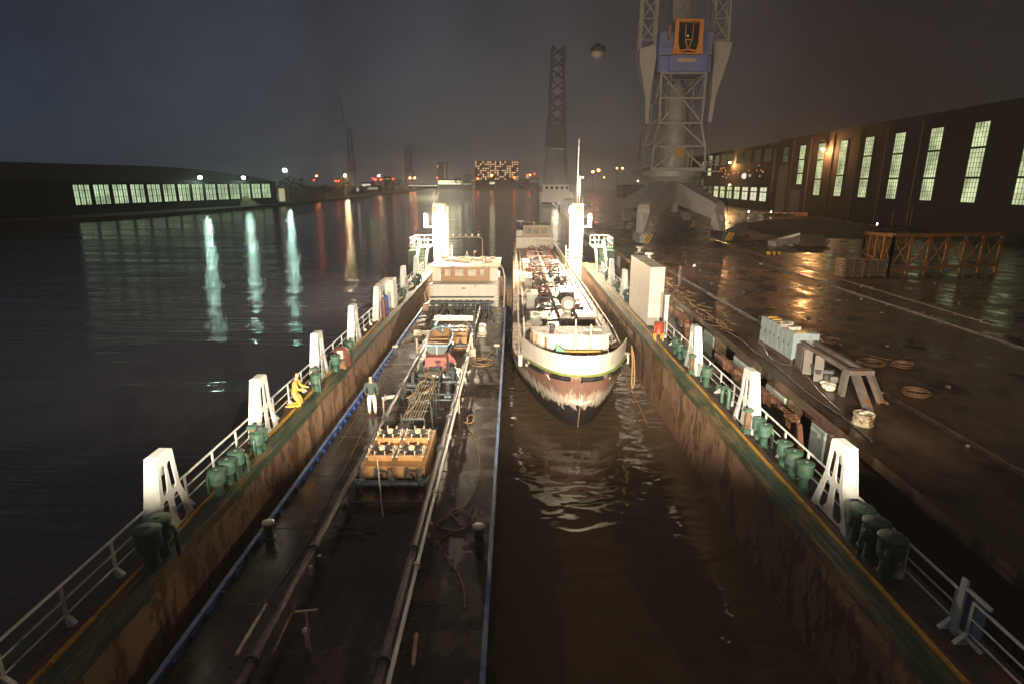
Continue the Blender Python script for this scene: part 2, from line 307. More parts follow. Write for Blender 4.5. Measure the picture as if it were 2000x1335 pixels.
# white frames
def frame_proto(sgn):
    t = thing('mooring_tower', 'x', 'dock frame', (0, 0, 2.8), 'white mooring frames along the dock walls')
    # front plate in the y-z plane at local x = 0, side plates reach outwards (sgn)
    outer = [(-.86, 0), (-.62, 0), (-.60, .06), (.60, .06), (.62, 0), (.86, 0), (.42, 1.1), (.33, 2.02), (.28, 2.08), (-.28, 2.08), (-.33, 2.02), (-.42, 1.1)]
    holes = [slot(-.155, 1.45, .20, .74, .04), slot(.155, 1.45, .20, .74, -.04), slot(-.29, .52, .42, .86, .14, wt=.25), slot(.29, .52, .42, .86, -.14, wt=.25)]
    holed(outer, holes, .03, lambda u, v, w: (w, u, v+2.8), 'front_plate', whitef, t)
    for q in (-1, 1):
        g = MB(); D_ = 1 if q < 0 else .22; P = [(0, .86, 0), (0, .42, 1.1), (0, .31, 2.07), (sgn*.27, .31, 2.0), (sgn*.34, .42, 1.1), (sgn*.38, .70, 0)]
        vs = [(x*D_+sgn*.017, q*y, z+2.8) for x, y, z in P]+[(x*D_+sgn*.017, q*(y-.03), z+2.8) for x, y, z in P]; n = len(P)
        g.add(vs, [tuple(range(n)), tuple(range(2*n-1, n-1, -1))]+[(i, (i+1) % n, n+(i+1) % n, n+i) for i in range(n)]); g.build('side_plate', whitef, t)
    g = MB(); g.box((sgn*.15, 0, 4.84), (.28, .6, .05)); g.box((sgn*.13, 0, 4.88), (.22, .5, .03)); g.build('cap_plate', whitef, t)
    MB().b2((sgn*.24, -.30, 4.2), (sgn*.26, .30, 4.8)).build('back_plate', whitef, t)
    return t
fl = frame_proto(-1); fr = frame_proto(1)
XL, XR = -8.28, 8.02
lf = [(12.6, 'white frame nearest the camera on the left wall, showing all four slots'), (18.2, 'second white frame on the left wall, beside the post with a green cap'),
      (24.1, 'third white frame on the left wall, above the two green ventilators'), (29.9, 'fourth white frame on the left wall, a tall plain column'),
      (35.6, 'fifth white frame on the left wall, joined to a square white box by a beam'), (44.4, 'sixth white frame on the left wall, just behind the square white box'), (50.5, 'white frame on the left wall farthest away, next to the green stair')]
rf = [(13.2, 'white frame nearest the camera on the right wall, its four slots facing the water'), (19.0, 'second white frame on the right wall, above a rusty fender beam'),
      (25.3, 'third white frame on the right wall, between three and two green ventilators'), (42.6, 'fourth white frame on the right wall, just beyond the tall white box'), (48.6, 'narrow white frame on the right wall nearest the green stair')]
for P, lst, X in ((fl, lf, XL), (fr, rf, XR)):
    for i, (y, lb) in enumerate(lst):
        if i == 0: P.location = (X, y, 2.8); P['label'] = lb; ORG[P] = Vector((X, y, 2.8))
        else: copy_tree(P, (X, y, 2.8), lb)
# frames were built about z=2.8: children hold local coords already
t = thing('box_stand', 'square white box joined by a beam to the fifth left frame', 'box', (-8.45, 39.2, 2.8))
MB().b2((-8.85, 38.6, 2.8), (-8.05, 39.8, 4.75)).build('casing', whitef, t, bevel=.03)
MB().b2((-8.6, 36.0, 4.72), (-8.35, 38.6, 4.9)).build('beam', dirtyw, t)
t = thing('white_box', 'tall plain white box standing on the right dock wall behind the red drum', 'box', (8.2, 35.5, 2.8))
MB().b2((7.96, 33.8, 2.8), (8.82, 39.6, 6.25)).build('casing', white, t, bevel=.02); MB().b2((7.95, 33.79, 6.25), (8.83, 39.6, 6.29)).build('top_plate', dirtyw, t)
t = thing('white_post', 'slim white post with a flanged top beside the tall white box', 'post', (8.46, 31.7, 2.8))
MB().box((8.46, 31.7, 3.9), (.2, .2, 2.2)).build('shaft', whitef, t); MB().box((8.46, 31.7, 5.03), (.28, .28, .06)).build('cap', whitef, t)
t = thing('railing_gate', 'white railing gate post at the right edge near the dark green ventilators', 'gate', (8.35, 9.7, 2.8))
g = MB(); g.box((8.35, 9.25, 3.4), (.05, .14, 1.2)); g.box((8.35, 8.9, 3.85), (.05, .6, .06)); g.box((8.35, 8.9, 2.95), (.05, .6, .06)); g.build('frame', whitef, t)
MB().box((8.38, 8.95, 3.4), (.02, .5, .86)).build('panel', M('gate_blue', (.07, .09, .2), .5), t)
# ventilators
vp = thing('deck_ventilator', 'x', 'ventilator', (0, 0, 2.8), 'green ventilators on the dock walls')
MB().lathe((0, 0, 2.8), [(.20, 0), (.20, .03), (.13, .05), (.125, .30), (.17, .36)], 14).build('stem', green, vp, smooth=True)
MB().lathe((0, 0, 2.8), [(.17, .36), (.215, .40), (.215, .72), (.235, .725), (.235, .765), (.20, .79), (.06, .80), (.05, .83), (.0, .83)], 16).build('drum', green, vp, smooth=True)
g = MB(); g.tube([(.14, .08, 3.42), (.22, .13, 3.40), (.255, .15, 3.3), (.255, .15, 2.82)], .04, 8); g.ring((.255, .15, 3.15), .055, .015, 10, 5); g.build('side_pipe', green, vp, smooth=True)
def vents(lst):
    for i, (px, py, sgn, lb, sc) in enumerate(lst):
        p = gx(px, py, 8.0 if sgn > 0 else -8.22); y = p.y
        global vused
        X = (8.12 if sgn > 0 else -8.02)
        if not vused: vp.location = (X, y, 2.8); vp['label'] = lb; vused = True; vp.scale = (sc,)*3
        else: copy_tree(vp, (X, y, 2.8), lb, R.uniform(0, 6), sc)
vused = False
vents([(1671, 1008, 1, 'dark green ventilator touching the foot of the nearest right frame', 1.25), (1700, 1030, 1, 'dark green ventilator in the middle of the shadowed trio at lower right', 1.25), (1731, 1060, 1, 'nearest dark green ventilator of the shadowed trio at lower right', 1.25),
 (1526, 862, 1, 'green ventilator farthest in the row of three before the nearest right frame', 1), (1545, 876, 1, 'green ventilator midway in the row of three before the nearest right frame', 1), (1568, 897, 1, 'green ventilator closest to the nearest right frame', 1),
 (1477, 812, 1, 'green ventilator right beside the brown post of the second right frame', .95), (1489, 825, 1, 'green ventilator second from the brown post of the second right frame', .95),
 (1377, 713, 1, 'single wide green ventilator just before the third right frame', 1.05), (1317, 655, 1, 'farthest green ventilator in the trio behind the third right frame', .95), (1326, 664, 1, 'middle green ventilator in the trio behind the third right frame', .95), (1338, 675, 1, 'green ventilator of the trio next to the third right frame', .95),
 (1220, 562, 1, 'green ventilator between the fourth right frame and the white box', .95), (1227, 569, 1, 'green ventilator closest to the corner of the tall white box', .95), (1203, 548, 1, 'green ventilator just behind the fourth right frame', .9), (1183, 521, 1, 'green ventilator at the foot of the right green stair', 1),
 (408, 921, -1, 'green ventilator nearest the camera in the left trio by the railing', 1), (429, 900, -1, 'middle green ventilator of the left trio by the railing', 1), (447, 885, -1, 'farthest green ventilator of the left trio by the railing', 1),
 (292, 1030, -1, 'dark green ventilator touching the nearest left frame', 1.25), (272, 1052, -1, 'dark green ventilator at the left edge in deep shade', 1.25),
 (488, 847, -1, 'green ventilator next to the green capped post on the left wall', .95), (497, 838, -1, 'green ventilator half hidden behind the green capped post', .9), (607, 732, -1, 'green ventilator below the third left frame', 1), (645, 694, -1, 'green ventilator in front of the striped cover on the left wall', 1),
 (674, 668, -1, 'green ventilator behind the striped cover on the left wall', 1), (783, 564, -1, 'green ventilator beyond the square white box on the left', .95), (806, 546, -1, 'green ventilator at the foot of the left green stair', 1), (813, 533, -1, 'round green ventilator beside the last left frame', 1)])
# capped posts, J pipes, odds on the walkways
def capped(px, py, sgn, label):
    p = gx(px, py, 8.0*sgn); X = 7.9 if sgn > 0 else -8.15
    t = thing('capped_post', label, 'post', (X, p.y, 2.8), 'wooden posts with green caps on the dock walls')
    MB().box((X, p.y, 3.25), (.17, .17, .75)).build('shaft', timber, t); MB().box((X, p.y, 3.68), (.30, .24, .09)).build('cap', green, t, bevel=.01); MB().box((X, p.y, 2.92), (.26, .26, .24)).build('foot', green, t, bevel=.01)
capped(1465, 826, 1, 'brown wooden post with green cap by the second right frame'); capped(1355, 722, 1, 'brown wooden post with green cap by the third right frame')
capped(505, 852, -1, 'brown wooden post with green cap by the second left frame'); capped(622, 728, -1, 'brown wooden post with green cap by the third left frame')
for px, py, h, lb in ((1419, 770, .8, 'tall green bent pipe between two right ventilator groups'), (1407, 757, .62, 'shorter green bent pipe behind the tall bent pipe')):
    p = gx(px, py, 8.0)
    tag(MB().tube([(8.1, p.y, 2.8), (8.1, p.y, 2.8+h-.15), (8.08, p.y+.06, 2.8+h-.03), (8.04, p.y+.16, 2.8+h), (8.0, p.y+.28, 2.8+h-.05), (7.99, p.y+.33, 2.8+h-.16)], .07, 10).build('bent_pipe', green, smooth=True, org=(8.1, p.y, 2.8)), lb, 'pipe', 'bent green pipes on the right wall')
p = gx(659, 690, -8.22)
t = thing('covered_heap', 'rust and white striped canvas cover over gear on the left wall', 'cover', (-8.0, p.y, 2.8))
MB().lathe((-8.05, p.y, 2.8), [(.44, 0), (.43, .35), (.36, .7), (.2, .86), (0, .9)], 12).build('canvas', redbrown, t, smooth=True)
MB().box((-7.98, p.y-.36, 3.2), (.26, .16, .78)).build('white_flap', dirtyw, t, bevel=.02); MB().lathe((-7.85, p.y-.55, 2.8), [(.2, 0), (.2, .4), (.15, .42), (0, .43)], 12).build('bucket', timber, t, smooth=True)
for px, c, lb, cat in ((746, redbrown, 'red gas cylinder standing between the fifth left frame and white box', 'gas cylinder'), (752, blue, 'blue gas cylinder beside the red one on the left wall', 'gas cylinder')):
    p = gx(px, 608, -8.22); t = thing('gas_cylinder', lb, cat, (-8.1, p.y, 2.8), 'gas cylinders on the left wall')
    MB().lathe((-8.1, p.y, 2.8), [(.13, 0), (.13, 1.15), (.1, 1.28), (.04, 1.34), (.04, 1.4)], 12).build('bottle', c, t, smooth=True); MB().box((-8.1, p.y, 4.24), (.08, .08, .1)).build('valve', cream, t)
p = gx(1285, 652, 7.75)
t = thing('oil_drum', 'red and yellow drum on a yellow stand before the tall white box', 'drum', (7.78, p.y, 2.85))
MB().lathe((7.78, p.y, 3.25), [(.27, 0), (.29, .02), (.27, .05), (.27, .28), (.29, .3), (.27, .32), (.27, .55), (.29, .58), (.27, .6), (0, .6)], 18).build('barrel', M('red_drum', (.38, .06, .03), .45, var=.2, scale=5, rust=.35, rcol=(.55, .32, .05)), t, smooth=True)
g = MB()
for a in (-.2, .2):
    for b_ in (-.2, .2): g.box((7.78+a, p.y+b_, 3.05), (.06, .06, .4))
g.ring((7.78, p.y, 3.25), .26, .03, 14, 6); g.build('stand', M('yellow_stand', (.65, .36, .04), .5, var=.2), t)
# ---------------------------------------------------------------- dock end: lamp towers and stairs
def tower(sgn, label):
    x0, x1 = (5.93, 7.245) if sgn > 0 else (-8.45, -6.9)
    t = thing('lamp_tower', label, 'lamp tower', ((x0+x1)/2, 62.6, 0), 'white lamp towers at the dock end')
    tw = M('tower_paint', (.40, .36, .30), .5, var=.10, scale=1.5, rust=.16, rcol=(.24, .15, .09), stretch=(1, 1, .25), rscale=2)
    sh_ = MB().b2((x0, 61.9, -2), (x1, 63.3, 8.6)).build('shaft', tw, t, bevel=.03)
    for z in (.9, 3.4, 5.9, 8.3): MB().b2((x0-.03, 61.86, z), (x1+.03, 63.34, z+.12)).build('band', tw, sh_)
    for k in range(16): MB().b2(((x0+x1)/2-.2, 61.78, 3.2+k*.3), ((x0+x1)/2+.2, 61.82, 3.24+k*.3)).build('rung', tw, sh_)
    g = MB(); xo = x1 if sgn > 0 else x0
    g.b2((xo, 62.0, 6.45), (xo+sgn*.9, 63.2, 6.55)); g.b2((xo+sgn*.85, 62.0, 6.55), (xo+sgn*.9, 63.2, 7.9)); g.b2((xo+sgn*.5, 62.0, 6.56), (xo+sgn*.86, 62.05, 7.85)); g.build('side_platform', white, t)
    g = MB(); xi = x0 if sgn > 0 else x1
    for k in range(4): g.b2((xi-sgn*.36, 62.2, 3.0+k*.35), (xi, 62.3, 3.05+k*.35))
    g.b2((xi-sgn*.40, 62.1, 2.7), (xi-sgn*.34, 62.4, 4.6)); g.build('ladder', dirtyw, t)
    mx = 6.75 if sgn > 0 else -8.3
    if sgn > 0:
        g = MB()
        for a in (-.12, .12): g.bar((mx+a, 62.6, 8.6), (mx+a, 62.6, 11.4), .06)
        for k in range(9): g.bar((mx-.12, 62.6, 8.8+k*.3), (mx+.12, 62.6, 8.8+k*.3), .04)
        g.ball((mx, 62.6, 11.55), .2); g.build('mast', white, t); MB().cyl((mx-.1, 62.6, 11.4), (mx-.1, 62.6, 15.3), .03, .015, 6).build('antenna', dirtyw, t)
    else: MB().cyl((mx, 62.6, 8.6), (mx, 62.6, 10.0), .05, .03, 6).build('antenna', dirtyw, t)
    lx = 5.95 if sgn > 0 else -7.35; lz = 8.35
    MB().bar((lx, 61.9, lz), (lx, 60.5, lz+.1), .12).build('lamp_arm', tw, t); h = MB().b2((lx-.36, 60.05, lz-.27), (lx+.36, 60.5, lz+.27)).build('floodlight', darksteel, t)
    MB().b2((lx-.32, 60.02, lz-.24), (lx+.32, 60.045, lz+.24)).build('lamp_glass', E('flood_glass', (1, .88, .66), 160), h)
    g = MB(); g.b2((x0+.1, 61.70, 8.62), (x1-.1, 61.9, 8.9)); g.build('lamp_bracket', white, t)
    light('flood_light', 'POINT', (lx, 59.6, lz-.05), FAR_W, (1, .80, .56), t, .2)
    return t
tower(-1, 'white lamp tower at the far end of the left dock wall with glaring lamp')
tower(1, 'white lamp tower at the far end of the right dock wall carrying an antenna mast')
def stair(sgn, label):
    X0 = 8.0 if sgn > 0 else -8.4; t = thing('stair_platform', label, 'stairs', (X0, 58, 2.8), 'green stairs at the dock end')
    X = lambda d: X0+sgn*d
    g = MB()
    for k in range(8): g.b2((X(.05), 55.6+k*.3, 2.8+k*.24), (X(.85), 55.9+k*.3, 2.86+k*.24))
    g.build('treads', M('stair_green', (.06, .13, .07), .5, var=.3, scale=5), t)
    for d in (0, .9):
        MB().bar((X(d), 55.5, 2.9), (X(d), 58.1, 5.0), .06, .2).build('stringer', white, t)
        g = MB(); g.tube([(X(d), 55.5, 2.9), (X(d), 55.5, 3.9), (X(d), 58.1, 5.75), (X(d), 58.1, 4.8)], .035, 6); g.build('handrail', white, t)
    MB().b2((X(.95), 56.4, 2.6), (X(1.75), 61.2, 4.68)).build('green_casing', green, t)
    MB().b2((X(-.1), 58.1, 4.70), (X(1.85), 61.6, 4.80)).build('platform', green, t)
    g = MB()
    for z in (5.2, 5.7): g.tube([(X(.95), 58.15, z), (X(1.8), 58.15, z), (X(1.8), 61.5, z), (X(.0), 61.5, z)], .03, 6)
    for a, b_ in ((.95, 58.15), (1.8, 58.15), (1.8, 59.3), (1.8, 60.4), (1.8, 61.5), (.9, 61.5), (0, 61.5)): g.cyl((X(a), b_, 4.8), (X(a), b_, 5.7), .03, n=6)
    g.build('guard_rail', white, t)
    MB().lathe((X(1.2), 59.6, 4.8), [(.3, 0), (.3, .5), (.33, .52), (.33, .6), (.1, .68), (0, .68)], 14).build('vent_drum', green, t, smooth=True)
stair(-1, 'green stair with white handrails on the left dock wall beside the lamp'); stair(1, 'green stair with white handrails on the right dock wall beside the lamp')
# ---------------------------------------------------------------- near-end floodlights (on the gantry behind the photographer)
gt = thing('dock_gantry', 'white gantry bridge across the near end of the floating dock', 'gantry', (0, -4.5, 2.8))
MB().b2((-9, -5, 8.6), (9, -3.6, 9.3)).build('bridge', white, gt)
for X in (-8.5, 8.2): MB().b2((X-.3, -4.8, 2.8), (X+.3, -4.0, 8.6)).build('leg', white, gt)
def near_lamp(X, label):
    t = thing('floodlight', label, 'floodlight', (X, -3.3, 9.3), 'floodlights on the near dock end')
    MB().b2((X-.45, -3.5, 9.3), (X+.45, -3.15, 10.1)).build('housing', darksteel, t)
    MB().b2((X-1.6, -3.14, 9.24), (X+1.6, -2.2, 9.29)).build('added_beam_visor', darksteel, t)  # unseen plate added to cut the beam off the near dock
    light('near_flood', 'SPOT', (X, -3.0, 9.56), NEAR_W, (1, .85, .64), t, .05, (X*.2, 52, 3), rad(100), 1.0)
near_lamp(-3.2, 'floodlight on the near gantry, left one'); near_lamp(3.2, 'floodlight on the near gantry, right one')
# ---------------------------------------------------------------- tanker barge (left)
BZ = 1.55
bt = thing('tanker_barge', 'dark flat tanker barge with orange hatch box, long deck pipes and white wheelhouse', 'barge', (-3.8, 22, 0))
plan = [(-7.0, -6), (-.6, -6), (-.6, 50), (-1.0, 53), (-2.2, 55), (-5.4, 55), (-6.6, 53), (-7.05, 50)]
MB().prism(plan, -1.5, BZ-.01).build('hull', hullk, bt)
MB().prism([(x*.985-.06, y) for x, y in plan], BZ-.009, BZ).build('deck', barged, bt)
for x, sg in ((-.60, 1), (-7.0, -1)):
    g = MB().b2((x-.045, -6, BZ-.38), (x+.045, 44, BZ+.17)); k = bt
    if sg < 0:
        for i in range(70): g.b2((x+.045, -5+i*.7, BZ), (x+.12, -4.96+i*.7, BZ+.11))
    o = g.build('gunwale', blue, bt); MB().b2((x-.055, -6, BZ+.17), (x+.055, 44, BZ+.19)).build('top_edge', bluelite, o)
g = MB()
for i in range(16): g.b2((-6.9, -4+i*3.1, BZ), (-.7, -3.96+i*3.1, BZ+.006))
g.build('deck_seams', M('seam', (.06, .035, .02), .5, var=.6, scale=2), bt)
for px, py in ((505, 1050), (950, 1058), (762, 692), (971, 690)):
    p = gz(px, py, BZ); x = -.95 if p.x > -2 else -6.75
    b_ = MB().lathe((x, p.y, BZ), [(.17, 0), (.17, .03), (.115, .05), (.115, .42), (.14, .44)], 14).build('bollard', bpipe, bt, smooth=True)
    MB().lathe((x, p.y, BZ), [(.135, .44), (.165, .46), (.165, .52), (.13, .54), (0, .545)], 14).build('bollard_cap', white, b_, smooth=True)
# long pipes
for x in (-5.07, -2.52):
    o = MB().cyl((x, 3.5, 2.08), (x, 43, 2.08), .10, n=12).build('deck_pipe', pipe, bt, smooth=True)
    for y in (5.5, 9.3, 12.9, 18.6, 21.5, 25.2, 30, 35, 40): MB().cyl((x, y-.03, 2.08), (x, y+.05, 2.08), .15, n=12).cyl((x, y+.05, 2.08), (x, y+.09, 2.08), .13, n=12).build('flange', bpipe, o, smooth=True)
    g = MB()
    for y in range(5, 43, 4): g.b2((x-.05, y, BZ), (x+.05, y+.08, 2.0))
    g.build('pipe_legs', bpipe, o)
o = MB().tube([(-2.30, 3.4, 2.06), (-2.33, 12, 2.12), (-2.33, 20, 2.16), (-2.36, 29.5, 2.18)], .048, 8).build('white_hose_pipe', M('hose_white', (.82, .82, .78), .5, var=.05), bt, smooth=True)
g = MB()
for y in (12.2, 15.6, 19.6, 22.2, 26): g.box((-2.33, y, 2.12), (.13, .10, .16))
g.build('clips', dirtyw, o)
def pipeY(px0, py0, px1, py1, z, r, m, nm):
    a, b_ = gz(px0, py0, z), gz(px1, py1, z); MB().cyl(a, b_, r, n=10).build(nm, m, bt, smooth=True)
pipeY(521, 1179, 462, 1278, 1.95, .045, dirtyw, 'vent_pipe'); pipeY(578, 1178, 532, 1275, 1.75, .03, pink, 'vent_pipe'); pipeY(813, 1237, 806, 1300, 1.9, .045, pink, 'vent_pipe')
def post(px, py, h, r, m, nm, cap=None, z=BZ):
    p = gz(px, py, z); o = MB().cyl(p, p+Vector((0, 0, h)), r, n=8).build(nm, m, bt, smooth=True)
    if cap: MB().lathe(p+Vector((0, 0, h)), [(r*1.7, -.02), (r*1.7, .04), (r, .06), (0, .07)], 8).build('post_cap', cap, o, smooth=True)
post(619, 1058, .62, .035, pink, 'stanchion', pink); post(843, 1058, .55, .035, pink, 'stanchion', pink); post(750, 808, .72, .035, pink, 'stanchion', cream); post(897, 806, .70, .035, cream, 'stanchion', pink)
post(815, 693, .9, .04, cream, 'stanchion', cream); post(607, 1275, 1.05, .022, dirtyw, 'stanchion'); post(601, 1262, .40, .05, dirtyw, 'vent_head', white)
p = gz(607, 1275, BZ); MB().cyl((p.x-.22, p.y-.02, BZ+1.05), (p.x+.22, p.y+.03, BZ+1.06), .022, n=8).build('key_handle', cream, bt, smooth=True)
g = MB(); p = gz(607, 1113, 2.1); g.lathe(p, [(.05, -.1), (.06, .1), (.03, .14), (0, .15)], 8); p = gz(620, 1085, 2.1); g.bar(p, p+Vector((.12, -.06, .05)), .04); g.build('white_fitting', white, bt)
MB().cyl(gz(748, 1009, BZ), gy(737, 898, 17.02), .022, n=8).build('leaning_pole', white, bt, smooth=True)
# gate valve builder
def valve(x, y, z, s=1, m=None, axis='x', wheelh=.42):
    m = m or bpipe; g = MB()
    d = Vector((1, 0, 0)) if axis == 'x' else Vector((0, 1, 0)); c = Vector((x, y, z))
    for q in (-.13, .13): g.cyl(c+d*(q-.02)*s, c+d*(q+.02)*s, .17*s, n=12)
    g.cyl(c-d*.13*s, c+d*.13*s, .12*s, n=12); g.lathe(c, [(.12*s, 0), (.11*s, .16*s), (.06*s, .2*s), (.05*s, .24*s)], 10)
    for q in (-.06, .06): g.bar(c+Vector((q*s, 0, .2*s)), c+Vector((q*s*.8, 0, wheelh*s)), .025*s)
    v = g.build('gate_valve', m, bt, smooth=True)
    g = MB(); w = c+Vector((0, 0, (wheelh+.06)*s)); g.ring(w, .12*s, .014*s, 16, 5); g.bar(w-Vector((.12*s, 0, 0)), w+Vector((.12*s, 0, 0)), .018*s); g.bar(w-Vector((0, .12*s, 0)), w+Vector((0, .12*s, 0)), .018*s); g.cyl(c+Vector((0, 0, .2*s)), w+Vector((0, 0, .04*s)), .016*s, n=6)
    g.build('handwheel', darksteel, v)
# front hatch trunk with manifold
def trunk(x0, x1, y0, y1, z1, rows):
    o = MB().b2((x0, y0, BZ), (x1, y1, z1)).build('hatch_trunk', orange, bt, bevel=.015)
    for yy in rows:
        for xx in (x0+(x1-x0)*.27, x0+(x1-x0)*.74):
            w = .40
            MB().b2((xx-w, yy-w*.95, z1), (xx+w, yy+w*.95, z1+.20)).build('hatch_coaming', orange, o, bevel=.012)
            MB().prism([(xx+.40*math.cos(a)*1.04, yy+.36*math.sin(a)) for a in (math.pi/8+math.pi/4*k for k in range(8))], z1+.202, z1+.25).build('hatch_lid', blackl, o)
            g = MB().lathe((xx, yy, z1+.25), [(.10, 0), (.10, .025), (.05, .05), (.04, .09), (0, .10)], 12)
            for a in (0, 2.1, 4.2): g.bar((xx, yy, z1+.33), (xx+.10*math.cos(a), yy+.10*math.sin(a), z1+.35), .03)
            g.ring((xx, yy, z1+.34), .10, .016, 14, 5); g.build('lid_wheel', cream, o)
            for a in range(8):
                t_ = math.pi/8+math.pi/4*a; q = Vector((xx+.42*math.cos(t_), yy+.37*math.sin(t_), z1+.26))
                g = MB(); g.bar(q, q+Vector((-.09*math.cos(t_), -.08*math.sin(t_), .03)), .018); g.bar(q+Vector((.015*math.cos(t_), .015*math.sin(t_), -.12)), q+Vector((0.015*math.cos(t_), .015*math.sin(t_), .09)), .025); g.build('clamp', cream, o)
            g = MB(); g.b2((xx-w-.05, yy-w, z1+.14), (xx-w-.005, yy+w, z1+.20)); g.b2((xx+w+.005, yy-w, z1+.14), (xx+w+.05, yy+w, z1+.20)); g.build('coaming_flange', dirtyw, o)
    return o
TR = trunk(-4.95, -2.86, 17.1, 20.0, 2.22, (17.85, 19.2))
MB().b2((-3.55, 17.085, 1.95), (-3.0, 17.098, 2.13)).build('access_plate', M('plate_orange', (.34, .14, .04), .5, var=.2), TR)
MB().tube([(-5.07, 16.55, 2.0), (-4.9, 16.45, 1.98), (-4.5, 16.42, 1.98), (-3.1, 16.42, 1.98), (-2.75, 16.5, 2.0), (-2.52, 16.75, 2.05)], .10, 12).build('manifold_pipe', bpipe, bt, smooth=True)
for x in (-4.72, -3.78, -2.92): valve(x, 16.42, 1.98, .9, wheelh=.50)
for x in (-4.42, -3.45):   # lever gear on the trunk's front face
    g = MB(); g.box((x, 16.95, 2.05), (.10, .06, .42), m=Matrix.Rotation(.2, 3, 'Y')); g.lathe((x+.18, 16.9, 1.62), [(.14, 0), (.14, .12), (.08, .2), (.05, .42), (0, .43)], 10); g.bar((x-.05, 16.92, 2.2), (x+.34, 16.92, 2.12), .04); g.bar((x+.34, 16.92, 2.15), (x+.34, 16.92, 1.65), .035); g.ring((x+.16, 16.85, 2.16), .10, .013, 14, 5); g.box((x+.58, 16.93, 1.86), (.09, .07, .26)); g.bar((x+.5, 16.9, 1.9), (x+.72, 16.9, 1.8), .04)
    g.build('lever_gear', bpipe, bt)
MB().tube([(-5.0, 15.75, 1.72), (-2.6, 15.75, 1.72)], .045, 8).build('cross_pipe', pipe, bt, smooth=True)
g = MB(); g.tube([(-5.2, 14.55, 1.66), (-3.95, 14.55, 1.66), (-3.85, 14.53, 1.64), (-3.83, 14.4, 1.57)], .03, 7); g.tube([(-5.1, 14.25, 1.64), (-4.25, 14.25, 1.64), (-4.15, 14.22, 1.6), (-4.13, 14.1, 1.57)], .028, 7); g.build('heating_pipe', pipe, bt, smooth=True)
valve(-4.92, 15.3, 1.78, .7, wheelh=.36); MB().cyl((-4.9, 15.25, 1.6), (-4.9, 14.4, 1.62), .06, n=10).build('drain_pipe', bpipe, bt, smooth=True)
g = MB(); p = gz(676, 975, 2.2); g.lathe(p, [(.05, -.12), (.04, .05), (.02, .1), (0, .11)], 8); g.bar(p, p+Vector((-.12, -.08, -.08)), .04); g.build('white_cock', white, bt)
# pipe rack / catwalk of rods
g = MB(); legs = MB()
for k in range(8): x = -4.18+k*.105; g.cyl((x, 20.6, 2.42), (x, 24.9, 2.42), .018, n=6)
g.build('catwalk_rods', M('rod_brass', (.27, .2, .11), .5, var=.3, scale=8), bt)
g = MB()
for y in (20.6, 21.4, 22.3, 22.45, 23.4, 24.4, 25.0): g.b2((-4.26, y-.03, 2.36), (-3.38, y+.03, 2.415))
for y in (20.6, 22.3, 23.1, 23.9, 24.7):
    for x in (-4.26, -3.38): MB().cyl((x, y, BZ), (x, y, 2.6 if x < -4 else 2.4), .022, n=6).build('catwalk_leg', bpipe, bt)
for y in (21.4, 22.6, 23.5): MB().tube([(-3.2, y, 2.55), (-3.2, y, 1.7), (-3.15, y, 1.62), (-3.05, y, 1.62), (-3.0, y, 1.7)], .02, 6).build('hose_hook', bpipe, bt)
g.build('catwalk_frame', bpipe, bt)
g = MB(); g.ring((-3.75, 25.5, 2.55), .38, .02, 20, 5)
for k in range(-3, 4): g.bar((-3.75+k*.1, 25.5-.34, 2.5), (-3.75+k*.1, 25.5+.34, 2.5), .012); g.bar((-3.75-.34, 25.5+k*.1, 2.5), (-3.75+.34, 25.5+k*.1, 2.5), .012)
g.cyl((-3.75, 25.5, BZ), (-3.75, 25.5, 2.48), .04, n=8); g.build('catwalk_tray', M('tray_brown', (.15, .1, .055), .6), bt)
# second manifold
for yy, x0, x1 in ((25.8, -5.0, -4.0), (26.3, -3.4, -2.55), (25.2, -5.0, -4.3), (24.6, -3.5, -2.55), (23.9, -3.5, -2.55)):
    MB().cyl((x0, yy, 1.9), (x1, yy, 1.9), .075 if yy > 25.5 else .045, n=10).build('cross_pipe', bpipe, bt, smooth=True)
for x, y in ((-4.7, 25.8), (-2.9, 26.3), (-4.5, 27.2), (-3.2, 27.0), (-3.7, 27.4), (-2.9, 24.3)): valve(x, y, 1.9, .95, wheelh=.6)
g = MB()
for k in range(14): x = R.uniform(-4.9, -2.7); y = R.uniform(26.4, 28.2); h = R.uniform(.3, .8); g.cyl((x, y, BZ), (x, y, BZ+h), R.uniform(.02, .06), n=7)
for k in range(5): y = 26.6+k*.35; g.cyl((-4.8, y, 1.75+.1*(k % 2)), (-2.7, y, 1.75+.1*(k % 2)), .03, n=6)
g.build('valve_spindles', bpipe, bt, smooth=True)
MB().cyl((-5.6, 23.9, 2.0), (-5.07, 23.9, 2.06), .085, n=10).cyl((-5.62, 23.9, 2.0), (-5.57, 23.9, 2.0), .14, n=12).build('side_flange', dirtyw, bt, smooth=True)
# winch under a pink cover
g = MB(); prof = [(-.55, 0), (-.55, .95), (.55, .95), (.55, 0), (.42, 0), (.30, .42), (-.30, .42), (-.42, 0)]
g.prism([(-3.95+u, BZ+v) for u, v in prof], 28.3, 29.2, 'y'); g.build('winch_cover', M('faded_red_canvas', (.36, .13, .11), .75, var=.2, scale=4), bt)
MB().add([(-3.4, 29.2, 2.5), (-3.05, 29.0, 2.2), (-2.95, 28.9, 1.95), (-3.35, 29.1, 2.1), (-3.4, 29.16, 2.44), (-3.05, 28.96, 2.14), (-2.95, 28.86, 1.9), (-3.35, 29.06, 2.05)], [(0, 1, 2, 3), (4, 5, 6, 7), (0, 1, 5, 4), (1, 2, 6, 5), (2, 3, 7, 6), (3, 0, 4, 7)]).build('cover_flap', MATS['faded_red_canvas'], bt)
MB().cyl((-4.3, 28.4, 1.85), (-3.6, 28.4, 1.85), .22, n=14).build('winch_drum', bpipe, bt, smooth=True)
